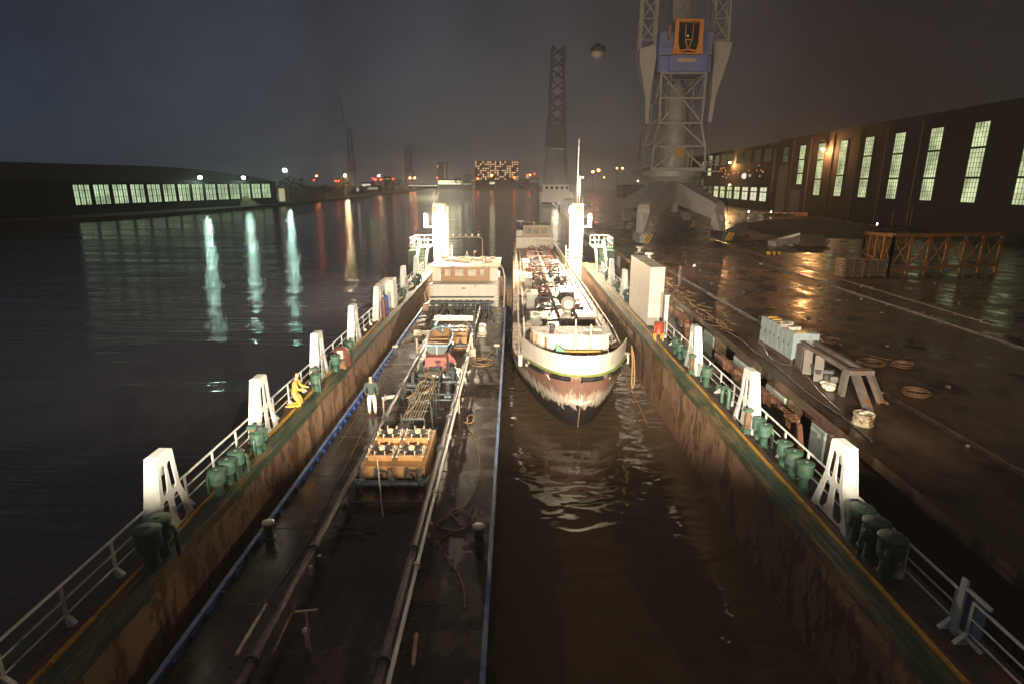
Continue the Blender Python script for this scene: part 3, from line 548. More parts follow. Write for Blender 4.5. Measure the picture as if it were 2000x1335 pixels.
for x in (-4.5, -3.4): MB().b2((x-.05, 29.2, BZ), (x+.05, 31.6, 2.42)).build('boat_chock', bpipe, bt)
# rear trunk, portal beam, davit
trunk(-4.6, -2.75, 33.2, 35.4, 2.25, (33.9, 34.8))
for x in (-4.3, -3.7, -3.1): valve(x, 32.7, 1.9, .9, wheelh=.55)
MB().cyl((-5.0, 32.7, 1.9), (-2.55, 32.7, 1.9), .09, n=10).build('manifold_pipe', bpipe, bt, smooth=True)
o = MB().b2((-4.75, 34.0, 3.05), (-2.42, 34.25, 3.32)).build('portal_beam', white, bt)
MB().cyl((-2.36, 34.1, BZ), (-2.36, 34.1, 3.6), .08, n=10).build('portal_post', bpipe, o, smooth=True); MB().cyl((-4.8, 34.1, BZ), (-4.8, 34.1, 3.1), .06, n=8).build('portal_post', bpipe, o, smooth=True); MB().bar((-2.9, 34.1, 3.05), (-2.4, 34.1, 2.5), .06).build('brace', bpipe, o)
g = MB().b2((-2.5, 31.6, BZ), (-2.15, 32.0, 1.95)).cyl((-2.33, 31.8, 1.9), (-2.36, 31.9, 2.6), .05, n=8); g.build('davit_foot', cream, bt)
MB().lathe((-2.02, 36.6, 1.95), [(0, -.40), (.2, -.40), (.27, -.3), (.27, .3), (.2, .4), (0, .4)], 14, ax=(0, 1, .05)).build('white_raft_drum', white, bt, smooth=True); g = MB()
for q in (-.2, .2): g.b2((-2.3, 36.6+q, BZ), (-1.75, 36.66+q, 1.72)); g.b2((-2.3, 35.9+q*.3, BZ), (-1.8, 35.95+q*.3, 1.62))
g.build('raft_cradle', dirtyw, bt)
# manifold before the deckhouse
for z, y, r in ((2.2, 43.6, .10), (1.85, 43.2, .07), (2.5, 44.2, .05)): MB().cyl((-6.4, y, z), (-1.5, y, z), r, n=10).build('manifold_pipe', bpipe, bt, smooth=True)
for k in range(9): valve(-6.1+k*.52, 43.4, 2.0, .8, wheelh=.45)
g = MB()
for k in range(34): x = R.uniform(-6.3, -1.4); y = R.uniform(41.2, 44); h = R.uniform(.25, .8); g.cyl((x, y, BZ), (x, y, BZ+h), R.uniform(.025, .07), n=7)
for k in range(9): x = -6.2+k*.6; g.cyl((x, 40.6, 1.8), (x, 43.4, 1.8), .05, n=7)
g.build('manifold_risers', bpipe, bt, smooth=True)
# deckhouse + wheelhouse
DX0, DX1 = -6.56, -1.20
o = MB().b2((DX0, 45, BZ), (DX1, 52.3, 3.36)).build('deckhouse', white, bt, bevel=.05)
MB().b2((-4.03, 44.97, 3.02), (-3.75, 44.995, 3.1)).build('name_plate', redbrown, o)
for x in (DX0+.02, DX1-.28):
    g = MB()
    for k in range(7): g.b2((x+.02, 44.9, 1.8+k*.24), (x+.30, 44.94, 1.825+k*.24))
    g.build('ladder', bpipe, o)
wz0, wz1 = 3.36, 4.5; wy = 46.6
o = MB().b2((DX0+.75, wy, wz0), (DX1-.75, 51.3, wz1)).build('wheelhouse', wood, bt)
for x0, x1 in ((-5.55, -5.0), (-4.75, -3.95), (-3.72, -2.95), (-2.72, -2.3)):
    f_ = MB().b2((x0, wy-.05, 3.72), (x1, wy+.02, 4.36)).build('window', wood, o)
    MB().b2((x0+.06, wy-.075, 3.78), (x1-.06, wy-.052, 4.30)).build('pane', M('cream_blind', (.55, .5, .42), .2, var=.25, scale=2), o)
for x0, x1 in ((DX0+.05, DX0+.70), (DX1-.70, DX1-.05)): MB().b2((x0, wy+.1, wz0), (x1, wy+.3, wz1-.1)).build('side_screen', white, o)
MB().b2((DX1-.04, wy+.4, 1.6), (DX1+.06, wy+1.6, 3.4)).build('side_door', wood, bt); MB().b2((DX1-.02, wy+2, 1.7), (DX1+.28, wy+4, 3.1)).build('side_locker', M('brown_locker', (.16, .08, .05), .5), bt)
MB().b2((DX0-.12, wy-.35, 4.5), (DX1+.12, 51.9, 4.62)).build('roof', dirtyw, bt, bevel=.03)
g = MB()
for k in range(16): x = R.uniform(DX0+.6, DX1-.6); y = R.uniform(47.5, 51); g.box((x, y, 4.70), (R.uniform(.3, 1.1), R.uniform(.2, .5), R.uniform(.08, .3)), rz=R.uniform(-.5, .5))
g.build('roof_canvas', M('roof_canvas', (.52, .42, .30), .8, var=.3, scale=3), bt)
g = MB().tube([(-5.9, 48.3, 4.6), (-5.9, 48.3, 6.5), (-5.75, 48.3, 6.7), (-2.7, 48.3, 6.7), (-2.55, 48.3, 6.5), (-2.55, 48.3, 4.6)], .035, 6).build('light_arch', M('arch_paint', (.45, .33, .22), .5), bt, smooth=True)
for k in range(5): MB().ball((-4.95+k*.52, 48.3, 6.87), .085, 8, (1, 1, 1.2)).build('arch_lamp', E('arch_glow', (1, .82, .55), .9) if k in (0, 3, 4) else cream, g)
g = MB().cyl((-3.3, 49, 4.6), (-3.3, 49, 5.5), .02, n=6); g.box((-3.24, 49, 5.45), (.18, .03, .14)); g.bar((-4.1, 49, 4.7), (-3.9, 49, 5.5), .05); g.bar((-3.7, 49, 4.7), (-3.9, 49, 5.5), .05); g.build('signal_mast', cream, bt)
MB().tube([(-.75, 44.8, 1.6), (-.72, 46.0, 2.9), (-.74, 47.5, 3.6), (-.9, 49.0, 4.0), (-1.2, 50.4, 4.2)], .05, 7).build('curved_rail', white, bt, smooth=True)
g = MB().tube([(-6.75, 44.7, 1.6), (-6.95, 44.9, 2.6), (-6.8, 47.5, 3.3)], .05, 6); g.b2((-6.9, 43.6, BZ), (-6.5, 44.2, 2.1)); g.build('bow_windlass', M('pink_cast', (.42, .27, .2), .6), bt)
g = MB()
for k in range(10): a, b_ = R.uniform(-6.6, -5.5), R.uniform(33, 43); g.box((a, b_, BZ+.04), (R.uniform(.5, 1.3), .12, .08), rz=R.uniform(-1, 1))
g.build('deck_battens', timber, bt)
MB().b2((-6.4, 36.2, BZ), (-5.4, 36.5, BZ+.28)).build('deck_beam', cream, bt)
# wires along the deck, hoses
def rope(pts, r, label, name='rope', m=ropem, cat='rope', n=6, sub=4):
    P = []; pts = [Vector(p) for p in pts]
    for i in range(len(pts)-1):
        a, b_, c, d = pts[max(i-1, 0)], pts[i], pts[i+1], pts[min(i+2, len(pts)-1)]
        for k in range(sub):
            t = k/sub; P.append(.5*((2*b_)+(c-a)*t+(2*a-5*b_+4*c-d)*t*t+(3*b_-a-3*c+d)*t**3))
    P.append(pts[-1]); return tag(MB().tube(P, r, n).build(name, m, org=pts[0]), label, cat)
rope([gz(x, y, BZ+.02) for x, y in ((800, 668), (755, 735), (722, 812), (655, 950), (600, 1060), (520, 1175))], .012, 'thin brown wire running along the left side of the barge deck', 'wire', cat='wire')
rope([gz(x, y, BZ+.02) for x, y in ((775, 690), (738, 740), (705, 800), (640, 900), (610, 960))], .008, 'fainter second wire close to the left gunwale of the barge', 'wire', cat='wire')
rope([gz(x, y, BZ+.03) for x, y in ((905, 823), (915, 826), (926, 820), (922, 809), (914, 812), (914, 820), (914, 834), (925, 852), (937, 900), (930, 950), (907, 987), (884, 995), (884, 1005), (900, 1020), (918, 1022), (922, 1010), (910, 997), (890, 1000), (858, 1018), (862, 1030), (905, 1032), (925, 1012), (930, 992), (922, 990), (912, 1010), (905, 1030), (880, 1040), (858, 1058), (866, 1080), (890, 1110), (905, 1145), (908, 1185))], .016, 'tan hose looping down the dark barge deck beside the right pipe', 'hose', cat='hose')
rope([gz(x, y, BZ+.04) for x, y in ((958, 674), (966, 682), (955, 692), (952, 700), (962, 705), (958, 712), (935, 715), (917, 710), (922, 701), (945, 699), (962, 703), (950, 711), (925, 707), (935, 698), (955, 706), (940, 714), (918, 712), (926, 704), (948, 701))], .022, 'coiled pale rope on the barge deck near the blue gunwale')
rope([Vector((-4.35, 26.5, 2.3)), Vector((-4.1, 25.6, 2.55)), Vector((-3.95, 24.9, 2.5)), Vector((-4.2, 24.2, 2.5)), Vector((-4.15, 23.2, 2.5)), Vector((-4.4, 22.6, 2.48))], .03, 'tan hose lying over the rod catwalk with a white end', 'hose', cat='hose')
rope([Vector((-3.4, 25.9, 2.5)), Vector((-3.6, 24.9, 2.5)), Vector((-3.5, 24, 2.5)), Vector((-3.85, 23, 2.5)), Vector((-3.9, 22, 2.5)), Vector((-4.1, 20.9, 2.5))], .03, 'longer tan hose running down the rod catwalk toward the hatch box', 'hose', cat='hose')
# dinghy on the barge
dn = thing('dinghy', 'small open boat with blue rim sitting over the pink winch cover', 'dinghy', (-3.95, 30.4, 2.42))
def loft(secs, closed=False):
    n = len(secs[0]); g = MB(); vs = [p for s_ in secs for p in s_]; fs = []
    for i in range(len(secs)-1):
        for j in range(n-1): fs.append((i*n+j, i*n+j+1, (i+1)*n+j+1, (i+1)*n+j))
    return g.add(vs, fs)
secs = []; ins = []
for k in range(9):
    t = k/8; y = 28.9+t*3.1; hb = .68*(1-.18*(1-t)**3)*math.sqrt(max(0, 1-max(0, (t-.45)/.55)**2.4))+.01; zt = 2.95+.28*t*t; zb = 2.40+.18*max(0, t-.6)**1.5*3; cx = -3.95-.05*t
    secs.append([(cx-hb, y, zt), (cx-hb*.94, y, zt-.22), (cx-hb*.55, y, zb+.06), (cx, y, zb), (cx+hb*.55, y, zb+.06), (cx+hb*.94, y, zt-.22), (cx+hb, y, zt)])
    ins.append([(cx-hb*.93, y+.03, zt), (cx-hb*.5, y, zb+.16), (cx+hb*.5, y, zb+.16), (cx+hb*.93, y+.03, zt)])
g = loft(secs); g.add(secs[0], [tuple(range(7))]); g.build('hull', M('dinghy_hull', (.12, .15, .15), .5, var=.2), dn, smooth=True)
loft(ins).build('inner_lining', M('dinghy_wood', (.38, .23, .11), .6, var=.3, scale=3, stretch=(5, 1, 1)), dn, smooth=True)
g = MB(); g.tube([s_[0] for s_ in secs]+[s_[6] for s_ in reversed(secs)], .045, 6, closed=True); g.build('rub_rail', M('dinghy_blue', (.22, .38, .52), .5, var=.2), dn)
for y in (29.6, 30.5): MB().b2((-4.55, y, 2.84), (-3.35, y+.22, 2.88)).build('thwart', MATS['dinghy_wood'], dn)
MB().box((-3.95, 28.85, 2.62), (.06, .06, .6)).build('rudder_post', cream, dn)
# ---------------------------------------------------------------- ship with the white bow (right)
st_ = thing('coaster_tanker', 'small tanker with white bow bulwark, worn red and black hull and piped deck', 'ship', (3.1, 50, 0))
CX = 3.02
def hb_deck(d): return 3.12*min(1, (max(0, d)/6.2))**.42 if d < 6.2 else 3.12
def hb_wl(d): return 3.05*min(1, (max(0, d)/9.5))**.55 if d < 9.5 else 3.05
def ship_mat():
    m = bpy.data.materials.new('worn_ship_hull'); m.use_nodes = True; n = m.node_tree.nodes; l = m.node_tree.links; b = n['Principled BSDF']; b.inputs['Roughness'].default_value = .5
    t = n.new('ShaderNodeTexCoord'); mp = n.new('ShaderNodeMapping'); mp.inputs['Scale'].default_value = (2.2, 2.2, .5); l.new(t.outputs['Object'], mp.inputs[0])
    a = n.new('ShaderNodeTexNoise'); a.inputs['Scale'].default_value = 1.6; a.inputs['Detail'].default_value = 7; a.inputs['Roughness'].default_value = .7; l.new(mp.outputs[0], a.inputs['Vector'])
    s_ = n.new('ShaderNodeSeparateXYZ'); l.new(t.outputs['Object'], s_.inputs[0])
    k = n.new('ShaderNodeMath'); k.operation = 'MULTIPLY_ADD'; l.new(a.outputs['Fac'], k.inputs[0]); k.inputs[1].default_value = 2.2; l.new(s_.outputs['Z'], k.inputs[2])
    g = n.new('ShaderNodeMapRange'); l.new(k.outputs[0], g.inputs[0]); g.inputs[1].default_value = 1.0; g.inputs[2].default_value = 4.2
    r = n.new('ShaderNodeValToRGB'); e = r.color_ramp.elements; e[0].position = .355; e[0].color = (.020, .018, .018, 1); e[1].position = 1; e[1].color = (.20, .10, .075, 1)
    for p_, c_ in ((.385, (.34, .29, .23, 1)), (.46, (.50, .44, .37, 1)), (.56, (.42, .33, .27, 1)), (.64, (.22, .125, .095, 1)), (.84, (.21, .11, .085, 1)), (.90, (.34, .26, .21, 1))):
        q = e.new(p_); q.color = c_
    l.new(g.outputs[0], r.inputs[0]); a2 = n.new('ShaderNodeTexNoise'); a2.inputs['Scale'].default_value = 5; a2.inputs['Detail'].default_value = 6; l.new(mp.outputs[0], a2.inputs['Vector'])
    mx = n.new('ShaderNodeMixRGB'); mx.blend_type = 'MULTIPLY'; mx.inputs[0].default_value = .6; l.new(r.outputs[0], mx.inputs[1]); l.new(a2.outputs['Color'], mx.inputs[2])
    a3 = n.new('ShaderNodeMixRGB'); a3.blend_type = 'ADD'; a3.inputs[0].default_value = .35; l.new(mx.outputs[0], a3.inputs[1]); l.new(mx.outputs[0], a3.inputs[2]); l.new(a3.outputs[0], b.inputs['Base Color']); return m
hm = ship_mat(); secs = []
for d in (0, .25, .6, 1.1, 1.8, 2.7, 4, 5.6, 7.5, 10, 14, 20, 30, 45, 60, 66):
    yd = 24.35+d; yw = 25.42+d*.97; zd = 2.86-.75*min(1, d/7)**.7; b1, b0 = hb_deck(d)+.03, hb_wl(d)+.02
    if d > 59: b1 *= .93; b0 *= .85
    row = []
    for q in (-1, 1):
        seg = [(CX+q*b1, yd, zd), (CX+q*(b1*.72+b0*.28), yd*.72+yw*.28, zd*.66), (CX+q*(b1*.4+b0*.6), yd*.4+yw*.6, zd*.33), (CX+q*b0, yw, 0), (CX+q*b0*.9, yw+.1, -1.2)]
        row += seg if q < 0 else seg[::-1]
    secs.append(row)
g = loft(secs); g.add(secs[-1], [tuple(range(10))]); g.build('hull', hm, st_, smooth=True)
dk = [(CX-hb_deck(d)*.985, 24.4+d) for d in (66, 45, 30, 20, 10, 7.5, 5.6, 4, 2.7, 1.8, 1.1, .6, .25, .05)]; dk2 = dk+[(2*CX-x, y) for x, y in reversed(dk)]
def zdk(y): d = y-24.4; return 2.86-.75*min(1, max(0, d)/7)**.7-.03
g = MB(); n_ = len(dk); g.add([(x, y, zdk(y)) for x, y in dk]+[(2*CX-x, y, zdk(y)) for x, y in dk], [(i, i+1, n_+i+1, n_+i) for i in range(n_-1)])
sdeck = M('ship_deck', (.40, .30, .22), .55, var=.5, scale=1.6, rust=.45, rcol=(.08, .05, .04), rscale=1.0, bump=.01)
g.build('deck', sdeck, st_)
bl = [d for d in (3.6, 3.0, 2.4, 1.8, 1.2, .7, .3, .08, 0)]
def bstrip(z0, z1, o0, o1, y0s=0):
    P = [(CX-hb_deck(d)-o0*min(1, d*2+.2), 24.35+d-o0*.6) for d in bl]; Q = [(CX-hb_deck(d)-o1*min(1, d*2+.2), 24.35+d-o1*.6) for d in bl]
    P = P+[(2*CX-x, y) for x, y in reversed(P[:-1])]; Q = Q+[(2*CX-x, y) for x, y in reversed(Q[:-1])]
    def zz(z, y): return z-.16*min(1, (y-24.3)/4)
    return [(x, y, zz(z0, y)) for x, y in P], [(x, y, zz(z1, y)) for x, y in Q]
a, b_ = bstrip(2.92, 3.78, .06, .12); a2, b2 = bstrip(2.92, 3.78, .0, .06); n_ = len(a); g = MB()
g.add(a+b_+a2+b2, [(i, i+1, n_+i+1, n_+i) for i in range(n_-1)]+[(2*n_+i, 2*n_+i+1, 3*n_+i+1, 3*n_+i) for i in range(n_-1)]+[(n_+i, n_+i+1, 3*n_+i+1, 3*n_+i) for i in range(n_-1)]+[(0, n_, 3*n_, 2*n_), (n_-1, 2*n_-1, 4*n_-1, 3*n_-1)])
g.build('bow_bulwark', white, st_, smooth=True)
a, b_ = bstrip(2.82, 2.93, .10, .10); g = MB().tube([tuple((Vector(p)+Vector(q))/2) for p, q in zip(a, b_)], .05, 6); g.build('green_line', M('line_green', (.20, .26, .06), .5, var=.3, scale=6), st_, smooth=True)
a, b_ = bstrip(2.60, 2.78, .09, .09); P = [(Vector(p)+Vector(q))/2 for p, q in zip(a, b_)]
for i in range(len(P)-1):
    if i % 3 != 1: MB().tube([P[i], P[i]*.5+P[i+1]*.5, P[i+1]], .10, 6).build('bow_fender', rubber, st_, smooth=True)
# streaky anchor wash on the stem, anchor
g = MB(); A = Vector((CX+.02, 24.80, 1.45))
g.bar(A+Vector((0, -.08, .42)), A+Vector((0, -.02, -.1)), .12, .12); g.bar(A+Vector((0, -.06, -.08)), A+Vector((-.62, .35, .05)), .16, .10); g.bar(A+Vector((0, -.06, -.08)), A+Vector((.66, .35, .05)), .16, .10); g.bar(A+Vector((-.6, .33, .05)), A+Vector((-.8, .38, .32)), .2, .06); g.bar(A+Vector((.62, .33, .05)), A+Vector((.84, .38, .32)), .2, .06); g.ball(A+Vector((0, -.02, -.02)), .17, 8)
g.build('anchor', dirtyw, st_, bevel=.02); MB().tube([(CX, 24.40, 2.5), (CX, 24.86, 1.2), (CX, 25.36, .0)], .03, 6).build('stem_bar', M('stem_rust', (.24, .17, .13), .6, var=.4, scale=6), st_, smooth=True)
for q in (-1, 1):
    for s_ in (.9, 1.5): MB().tube([(CX+q*s_, 24.9+s_*.28, 2.6), (CX+q*s_*.72, 25.1+s_*.3, 1.9), (CX+q*s_*.62, 25.25+s_*.3, 1.3)], .035, 6).build('chain_guide', dirtyw, st_, smooth=True)
# foredeck house
hp = [(.92, 28.5), (.98, 27.9), (1.3, 27.35), (1.8, 27.0), (4.1, 26.9), (4.6, 27.2), (4.72, 28.5)]
o = MB().prism(hp, 2.3, 3.98).build('fore_house', white, st_)
MB().prism([(x+(.08 if x > 3 else -.08), y+(-.08 if y < 28 else .08)) for x, y in hp], 3.98, 4.05).build('house_roof', dirtyw, o)
for (x, y), a_ in (((.94, 28.2), 1.45), ((1.13, 27.6), 1.0), ((1.54, 27.16), .6)): MB().box((x, y, 3.55), (.06, .30, .62), rz=math.pi/2-a_-.7).build('window', M('brown_window', (.28, .17, .08), .3), o)
MB().lathe((2.25, 26.97, 3.25), [(.2, -.02), (.2, .04), (.15, .05), (0, .05)], 14, ax=(0, -1, 0)).build('porthole', MATS['brown_window'], o, smooth=True)
MB().lathe((1.9, 27.8, 4.05), [(.12, 0), (.12, .2), (.16, .22), (.16, .32), (0, .35)], 10).build('roof_vent', M('dark_vent', (.08, .08, .085), .5), o, smooth=True)
g = MB(); g.b2((3.4, 27.6, 4.052), (4.3, 28.2, 4.10)); g.tube([(3.4, 27.6, 4.14), (4.3, 27.6, 4.14), (4.3, 28.2, 4.14)], .03, 5); g.build('roof_hatch', dirtyw, o)
g = MB(); g.cyl((2.6, 26.1, 3.0), (4.1, 26.1, 3.0), .2, n=14)
for x in (2.55, 3.0, 3.5, 3.9, 4.2): g.cyl((x-.05, 26.1, 3.0), (x+.05, 26.1, 3.0), .30, n=14); g.b2((x-.06, 25.9, 2.6), (x+.06, 26.3, 2.95))
g.build('windlass', redbrown, st_, smooth=True)
MB().b2((2.4, 26.2, 3.36), (4.1, 26.34, 3.46)).build('windlass_bar', yellow, st_); MB().add([(1.95, 26.2, 2.6), (2.45, 26.05, 2.6), (2.4, 26.1, 3.5), (2.0, 26.25, 3.75), (1.9, 26.6, 2.6), (2.4, 26.55, 2.6), (2.35, 26.5, 3.5), (2.0, 26.5, 3.7)], [(0, 1, 2, 3), (4, 5, 6, 7), (0, 1, 5, 4), (1, 2, 6, 5), (2, 3, 7, 6), (3, 0, 4, 7)]).build('green_tarpaulin', M('tarp_green', (.16, .36, .26), .7, var=.2), st_)
g = MB(); g.cyl((2.9, 26.4, 2.6), (2.9, 26.4, 4.9), .035, n=7); g.bar((2.6, 26.4, 3.9), (2.9, 26.4, 4.4), .03); g.bar((3.2, 26.4, 3.7), (2.9, 26.4, 4.4), .03); g.cyl((3.6, 26.5, 2.6), (3.65, 26.6, 4.6), .05, n=7); g.build('fore_mast', dirtyw, st_, smooth=True)
for q in (-1, 1):
    for dx in (-.18, .18): MB().lathe((CX+q*2.5+dx, 27.8+q*.2, 2.3), [(.11, 0), (.11, .45), (.14, .47), (.14, .53), (0, .55)], 10).build('bollard', dirtyw, st_, smooth=True)
g = MB().ball((5.15, 28.2, 3.0), .42, 10, (.9, 1.2, .9)).ball((5.05, 27.5, 2.75), .33, 10, (.8, 1.0, 1.1)).ball((5.35, 29.0, 2.7), .36, 10); g.build('canvas_heap', redbrown, st_, smooth=True)
# side rails (pale pipes) and catwalk
for q in (-1, 1):
    xs = CX+q*2.72
    for z, r in ((2.95, .045), (2.6, .03)):
        MB().tube([(CX+q*2.55, 29.2, z), (xs, 33, z), (xs, 80, z)], r, 6).build('side_rail', cream, st_, smooth=True)
    g = MB()
    for k in range(22): y = 30+k*2.3; g.cyl((xs, y, 2.05), (xs, y, 2.95), .028, n=5)
    g.build('rail_posts', cream, st_)
    MB().tube([(CX+q*2.35, 31, 2.2), (CX+q*2.35, 44, 2.25), (CX+q*2.2, 78, 2.25)], .06, 7).build('side_pipe', dirtyw, st_, smooth=True)
MB().b2((1.55, 33.2, 2.06), (4.7, 79, 2.5)).build('tank_trunk', M('trunk_red', (.16, .075, .055), .5, var=.5, scale=1.2, rust=.3, rcol=(.30, .22, .17)), st_)
o = MB().cyl((CX+.15, 36.0, 2.85), (CX-.15, 76, 2.85), .10, n=10).build('main_pipe', cream, st_, smooth=True)
def tbox(x0, x1, y0, y1, z1, m, top, lid):
    k = MB().b2((x0, y0, 2.1), (x1, y1, z1)).build('deck_tank', m, st_, bevel=.02); MB().b2((x0-.05, y0-.05, z1), (x1+.05, y1+.05, z1+.07)).build('tank_top', top, k)
    if lid: MB().lathe(((x0+x1)/2-.15, (y0+y1)/2, z1+.07), [(.2, 0), (.2, .05), (.08, .09), (0, .1)], 10).build('lid', lid, k, smooth=True)
greyt = M('grey_tank', (.36, .35, .32), .5, var=.25, scale=2, rust=.15); brt = M('brown_tank', (.13, .10, .085), .5, var=.3, scale=2); ptop = M('pale_top', (.66, .60, .5), .5, var=.15); gl = M('lid_green', (.25, .42, .24), .5)
tbox(1.1, 2.1, 35.2, 36.6, 3.0, greyt, ptop, gl); tbox(3.95, 5.0, 34.6, 36.2, 3.15, brt, ptop, None); tbox(.95, 1.75, 41.8, 43.6, 3.15, greyt, ptop, gl); tbox(3.6, 4.6, 43.5, 46, 3.0, brt, ptop, None)
tbox(1.0, 1.6, 51, 54, 2.9, greyt, ptop, gl); tbox(1.0, 1.6, 61, 64, 2.9, greyt, ptop, gl); tbox(3.9, 4.8, 52, 54, 2.9, brt, ptop, None); tbox(3.9, 4.7, 61, 63, 2.9, brt, ptop, None)
MB().b2((4.15, 37.6, 2.1), (5.35, 48.5, 2.62)).build('white_side_tank', white, st_, bevel=.05)
g = MB().tube([(3.5, 37.2, 2.4), (3.5, 37.2, 3.15), (3.48, 37.0, 3.45), (3.46, 36.6, 3.6)], .26, 14); g.lathe((3.45, 36.35, 3.62), [(.30, .35), (.46, 0), (.44, -.02), (.3, .12)], 18, ax=(0, -1, 0)); g.build('cowl_ventilator', white, st_, smooth=True)
MB().ball((3.3, 35.9, 2.75), .42, 10, (1, .9, .8)).ball((3.55, 35.5, 2.6), .32, 9).build('white_tarpaulin', dirtyw, st_, smooth=True)
g = MB(); g.tube([(1.6, 34.6, 2.2), (2.4, 34.2, 2.3), (3.0, 34.6, 2.35), (2.9, 35.2, 2.4), (2.2, 34.9, 2.35), (1.5, 34.3, 2.2), (2.6, 33.8, 2.2)], .06, 7); g.build('deck_hose', cream, st_, smooth=True)
def svalve(x, y, s):
    g = MB(); c = Vector((x, y, 2.5)); g.lathe(c, [(.16*s, 0), (.16*s, .1*s), (.10*s, .14*s), (.09*s, .4*s), (.03*s, .45*s), (.025*s, .62*s)], 9); g.ring(c+Vector((0, 0, .62*s)), .17*s, .018*s, 12, 4); g.bar(c+Vector((-.17*s, 0, .62*s)), c+Vector((.17*s, 0, .62*s)), .02*s); g.cyl(c+Vector((-.3*s, 0, .2*s)), c+Vector((.3*s, 0, .2*s)), .09*s, n=8)
    g.build('deck_valve', bpipe if R.random() < .6 else redbrown, st_, smooth=True)
for k in range(46):
    y = 37+k*.85+R.uniform(-.3, .3); svalve(CX+R.choice((-1, 1))*R.uniform(.35, 1.45), y, R.uniform(.8, 1.5))
for y in (38.5, 41.5, 46, 48.2, 53, 57.5, 60.8, 66, 70, 74):
    MB().tube([(1.6, y, 2.5), (1.6, y, 2.85), (1.75, y, 3.0), (4.3, y, 3.0), (4.45, y, 2.85), (4.45, y, 2.5)], .07, 8).build('arch_pipe', bpipe if y % 2 else redbrown, st_, smooth=True)
    for q in (-.75, .75): MB().tube([(CX+q-.4, y+1, 2.5), (CX+q-.38, y+1, 2.95), (CX+q-.2, y+1, 3.12), (CX+q+.2, y+1, 3.12), (CX+q+.38, y+1, 2.95), (CX+q+.4, y+1, 2.5)], .06, 7).build('arch_pipe', M('dark_pipe', (.04, .04, .045), .45, var=.3), st_, smooth=True)
MB().tube([(3.1, 42, 3.1), (3.0, 44, 3.8), (2.6, 46, 3.2)], .05, 6).build('derrick', dirtyw, st_)
# aft wheelhouse
o = MB().b2((.35, 82.5, 1.5), (5.6, 90, 3.6)).build('aft_house', white, st_, bevel=.05)
o = MB().b2((1.35, 83.5, 3.6), (5.0, 88, 5.1)).build('wheelhouse', wood, st_)
for x0, x1 in ((1.5, 2.55), (2.7, 3.7), (3.85, 4.85)):
    f_ = MB().b2((x0, 83.43, 3.95), (x1, 83.52, 4.9)).build('window', wood, o); MB().b2((x0+.1, 83.40, 4.03), (x1-.1, 83.425, 4.82)).build('pane', M('wheel_glass', (.16, .17, .16), .15, var=.6, scale=2), o)
MB().b2((1.2, 83.1, 5.1), (5.15, 88.3, 5.22)).build('roof', M('aft_roof', (.28, .24, .2), .6), st_)
MB().b2((.4, 84, 3.6), (1.3, 86, 4.45)).build('aft_locker', white, st_); MB().ball((2.9, 84.5, 5.42), .22, 8).build('radar_dome', white, st_, smooth=True); g = MB(); g.cyl((1.0, 85, 5.2), (1.0, 85, 5.7), .05, n=6); g.b2((.5, 84.9, 5.6), (1.5, 85.1, 5.75)); g.build('radar_scanner', white, st_)
MB().lathe((5.25, 83.6, 3.6), [(.3, 0), (.26, .3), (.12, .7), (0, .8)], 10).build('cowl', white, st_, smooth=True)
g = MB().cyl((2.6, 80.5, 3.4), (5.3, 80.5, 3.4), .05, n=6)
for x in (2.65, 5.25): g.cyl((x, 80.5, 2.1), (x, 80.5, 3.4), .05, n=6)
g.build('boom_rest', cream, st_)
rope([Vector((5.45, 25.9, 3.65)), Vector((5.5, 25.8, 3.0)), Vector((5.52, 25.8, 2.0)), Vector((5.6, 25.85, 1.75)), Vector((5.65, 25.85, 2.2)), Vector((5.6, 26, 3.2)), Vector((5.5, 26.2, 3.7))], .03, 'pale rope loop hanging down from the right side of the white bow')
rope([gz(x, y, .03) for x, y in ((1205, 712), (1225, 745), (1245, 785), (1263, 825))], .02, 'thin line floating on the water right of the white bow', 'line', cat='line')
# ---------------------------------------------------------------- people
def skinmesh(nodes, edges, name, mat, parent, sub=2):
    me = bpy.data.meshes.new('t'); me.from_pydata([n[:3] for n in nodes], edges, []); ob = bpy.data.objects.new('t', me); COL.objects.link(ob)
    sk = ob.modifiers.new('s', 'SKIN'); sk.use_smooth_shade = True
    for i, n in enumerate(nodes): me.skin_vertices[0].data[i].radius = (n[3], n[4] if len(n) > 4 else n[3]); me.skin_vertices[0].data[i].use_root = (i == 0)
    ob.modifiers.new('d', 'SUBSURF').levels = sub
    m2 = bpy.data.meshes.new_from_object(ob.evaluated_get(bpy.context.evaluated_depsgraph_get())); bpy.data.objects.remove(ob); bpy.data.meshes.remove(me)
    m2.materials.clear(); m2.materials.append(mat); o = bpy.data.objects.new(name, m2); COL.objects.link(o); o.parent = parent
    for p in m2.polygons: p.use_smooth = True
    return o
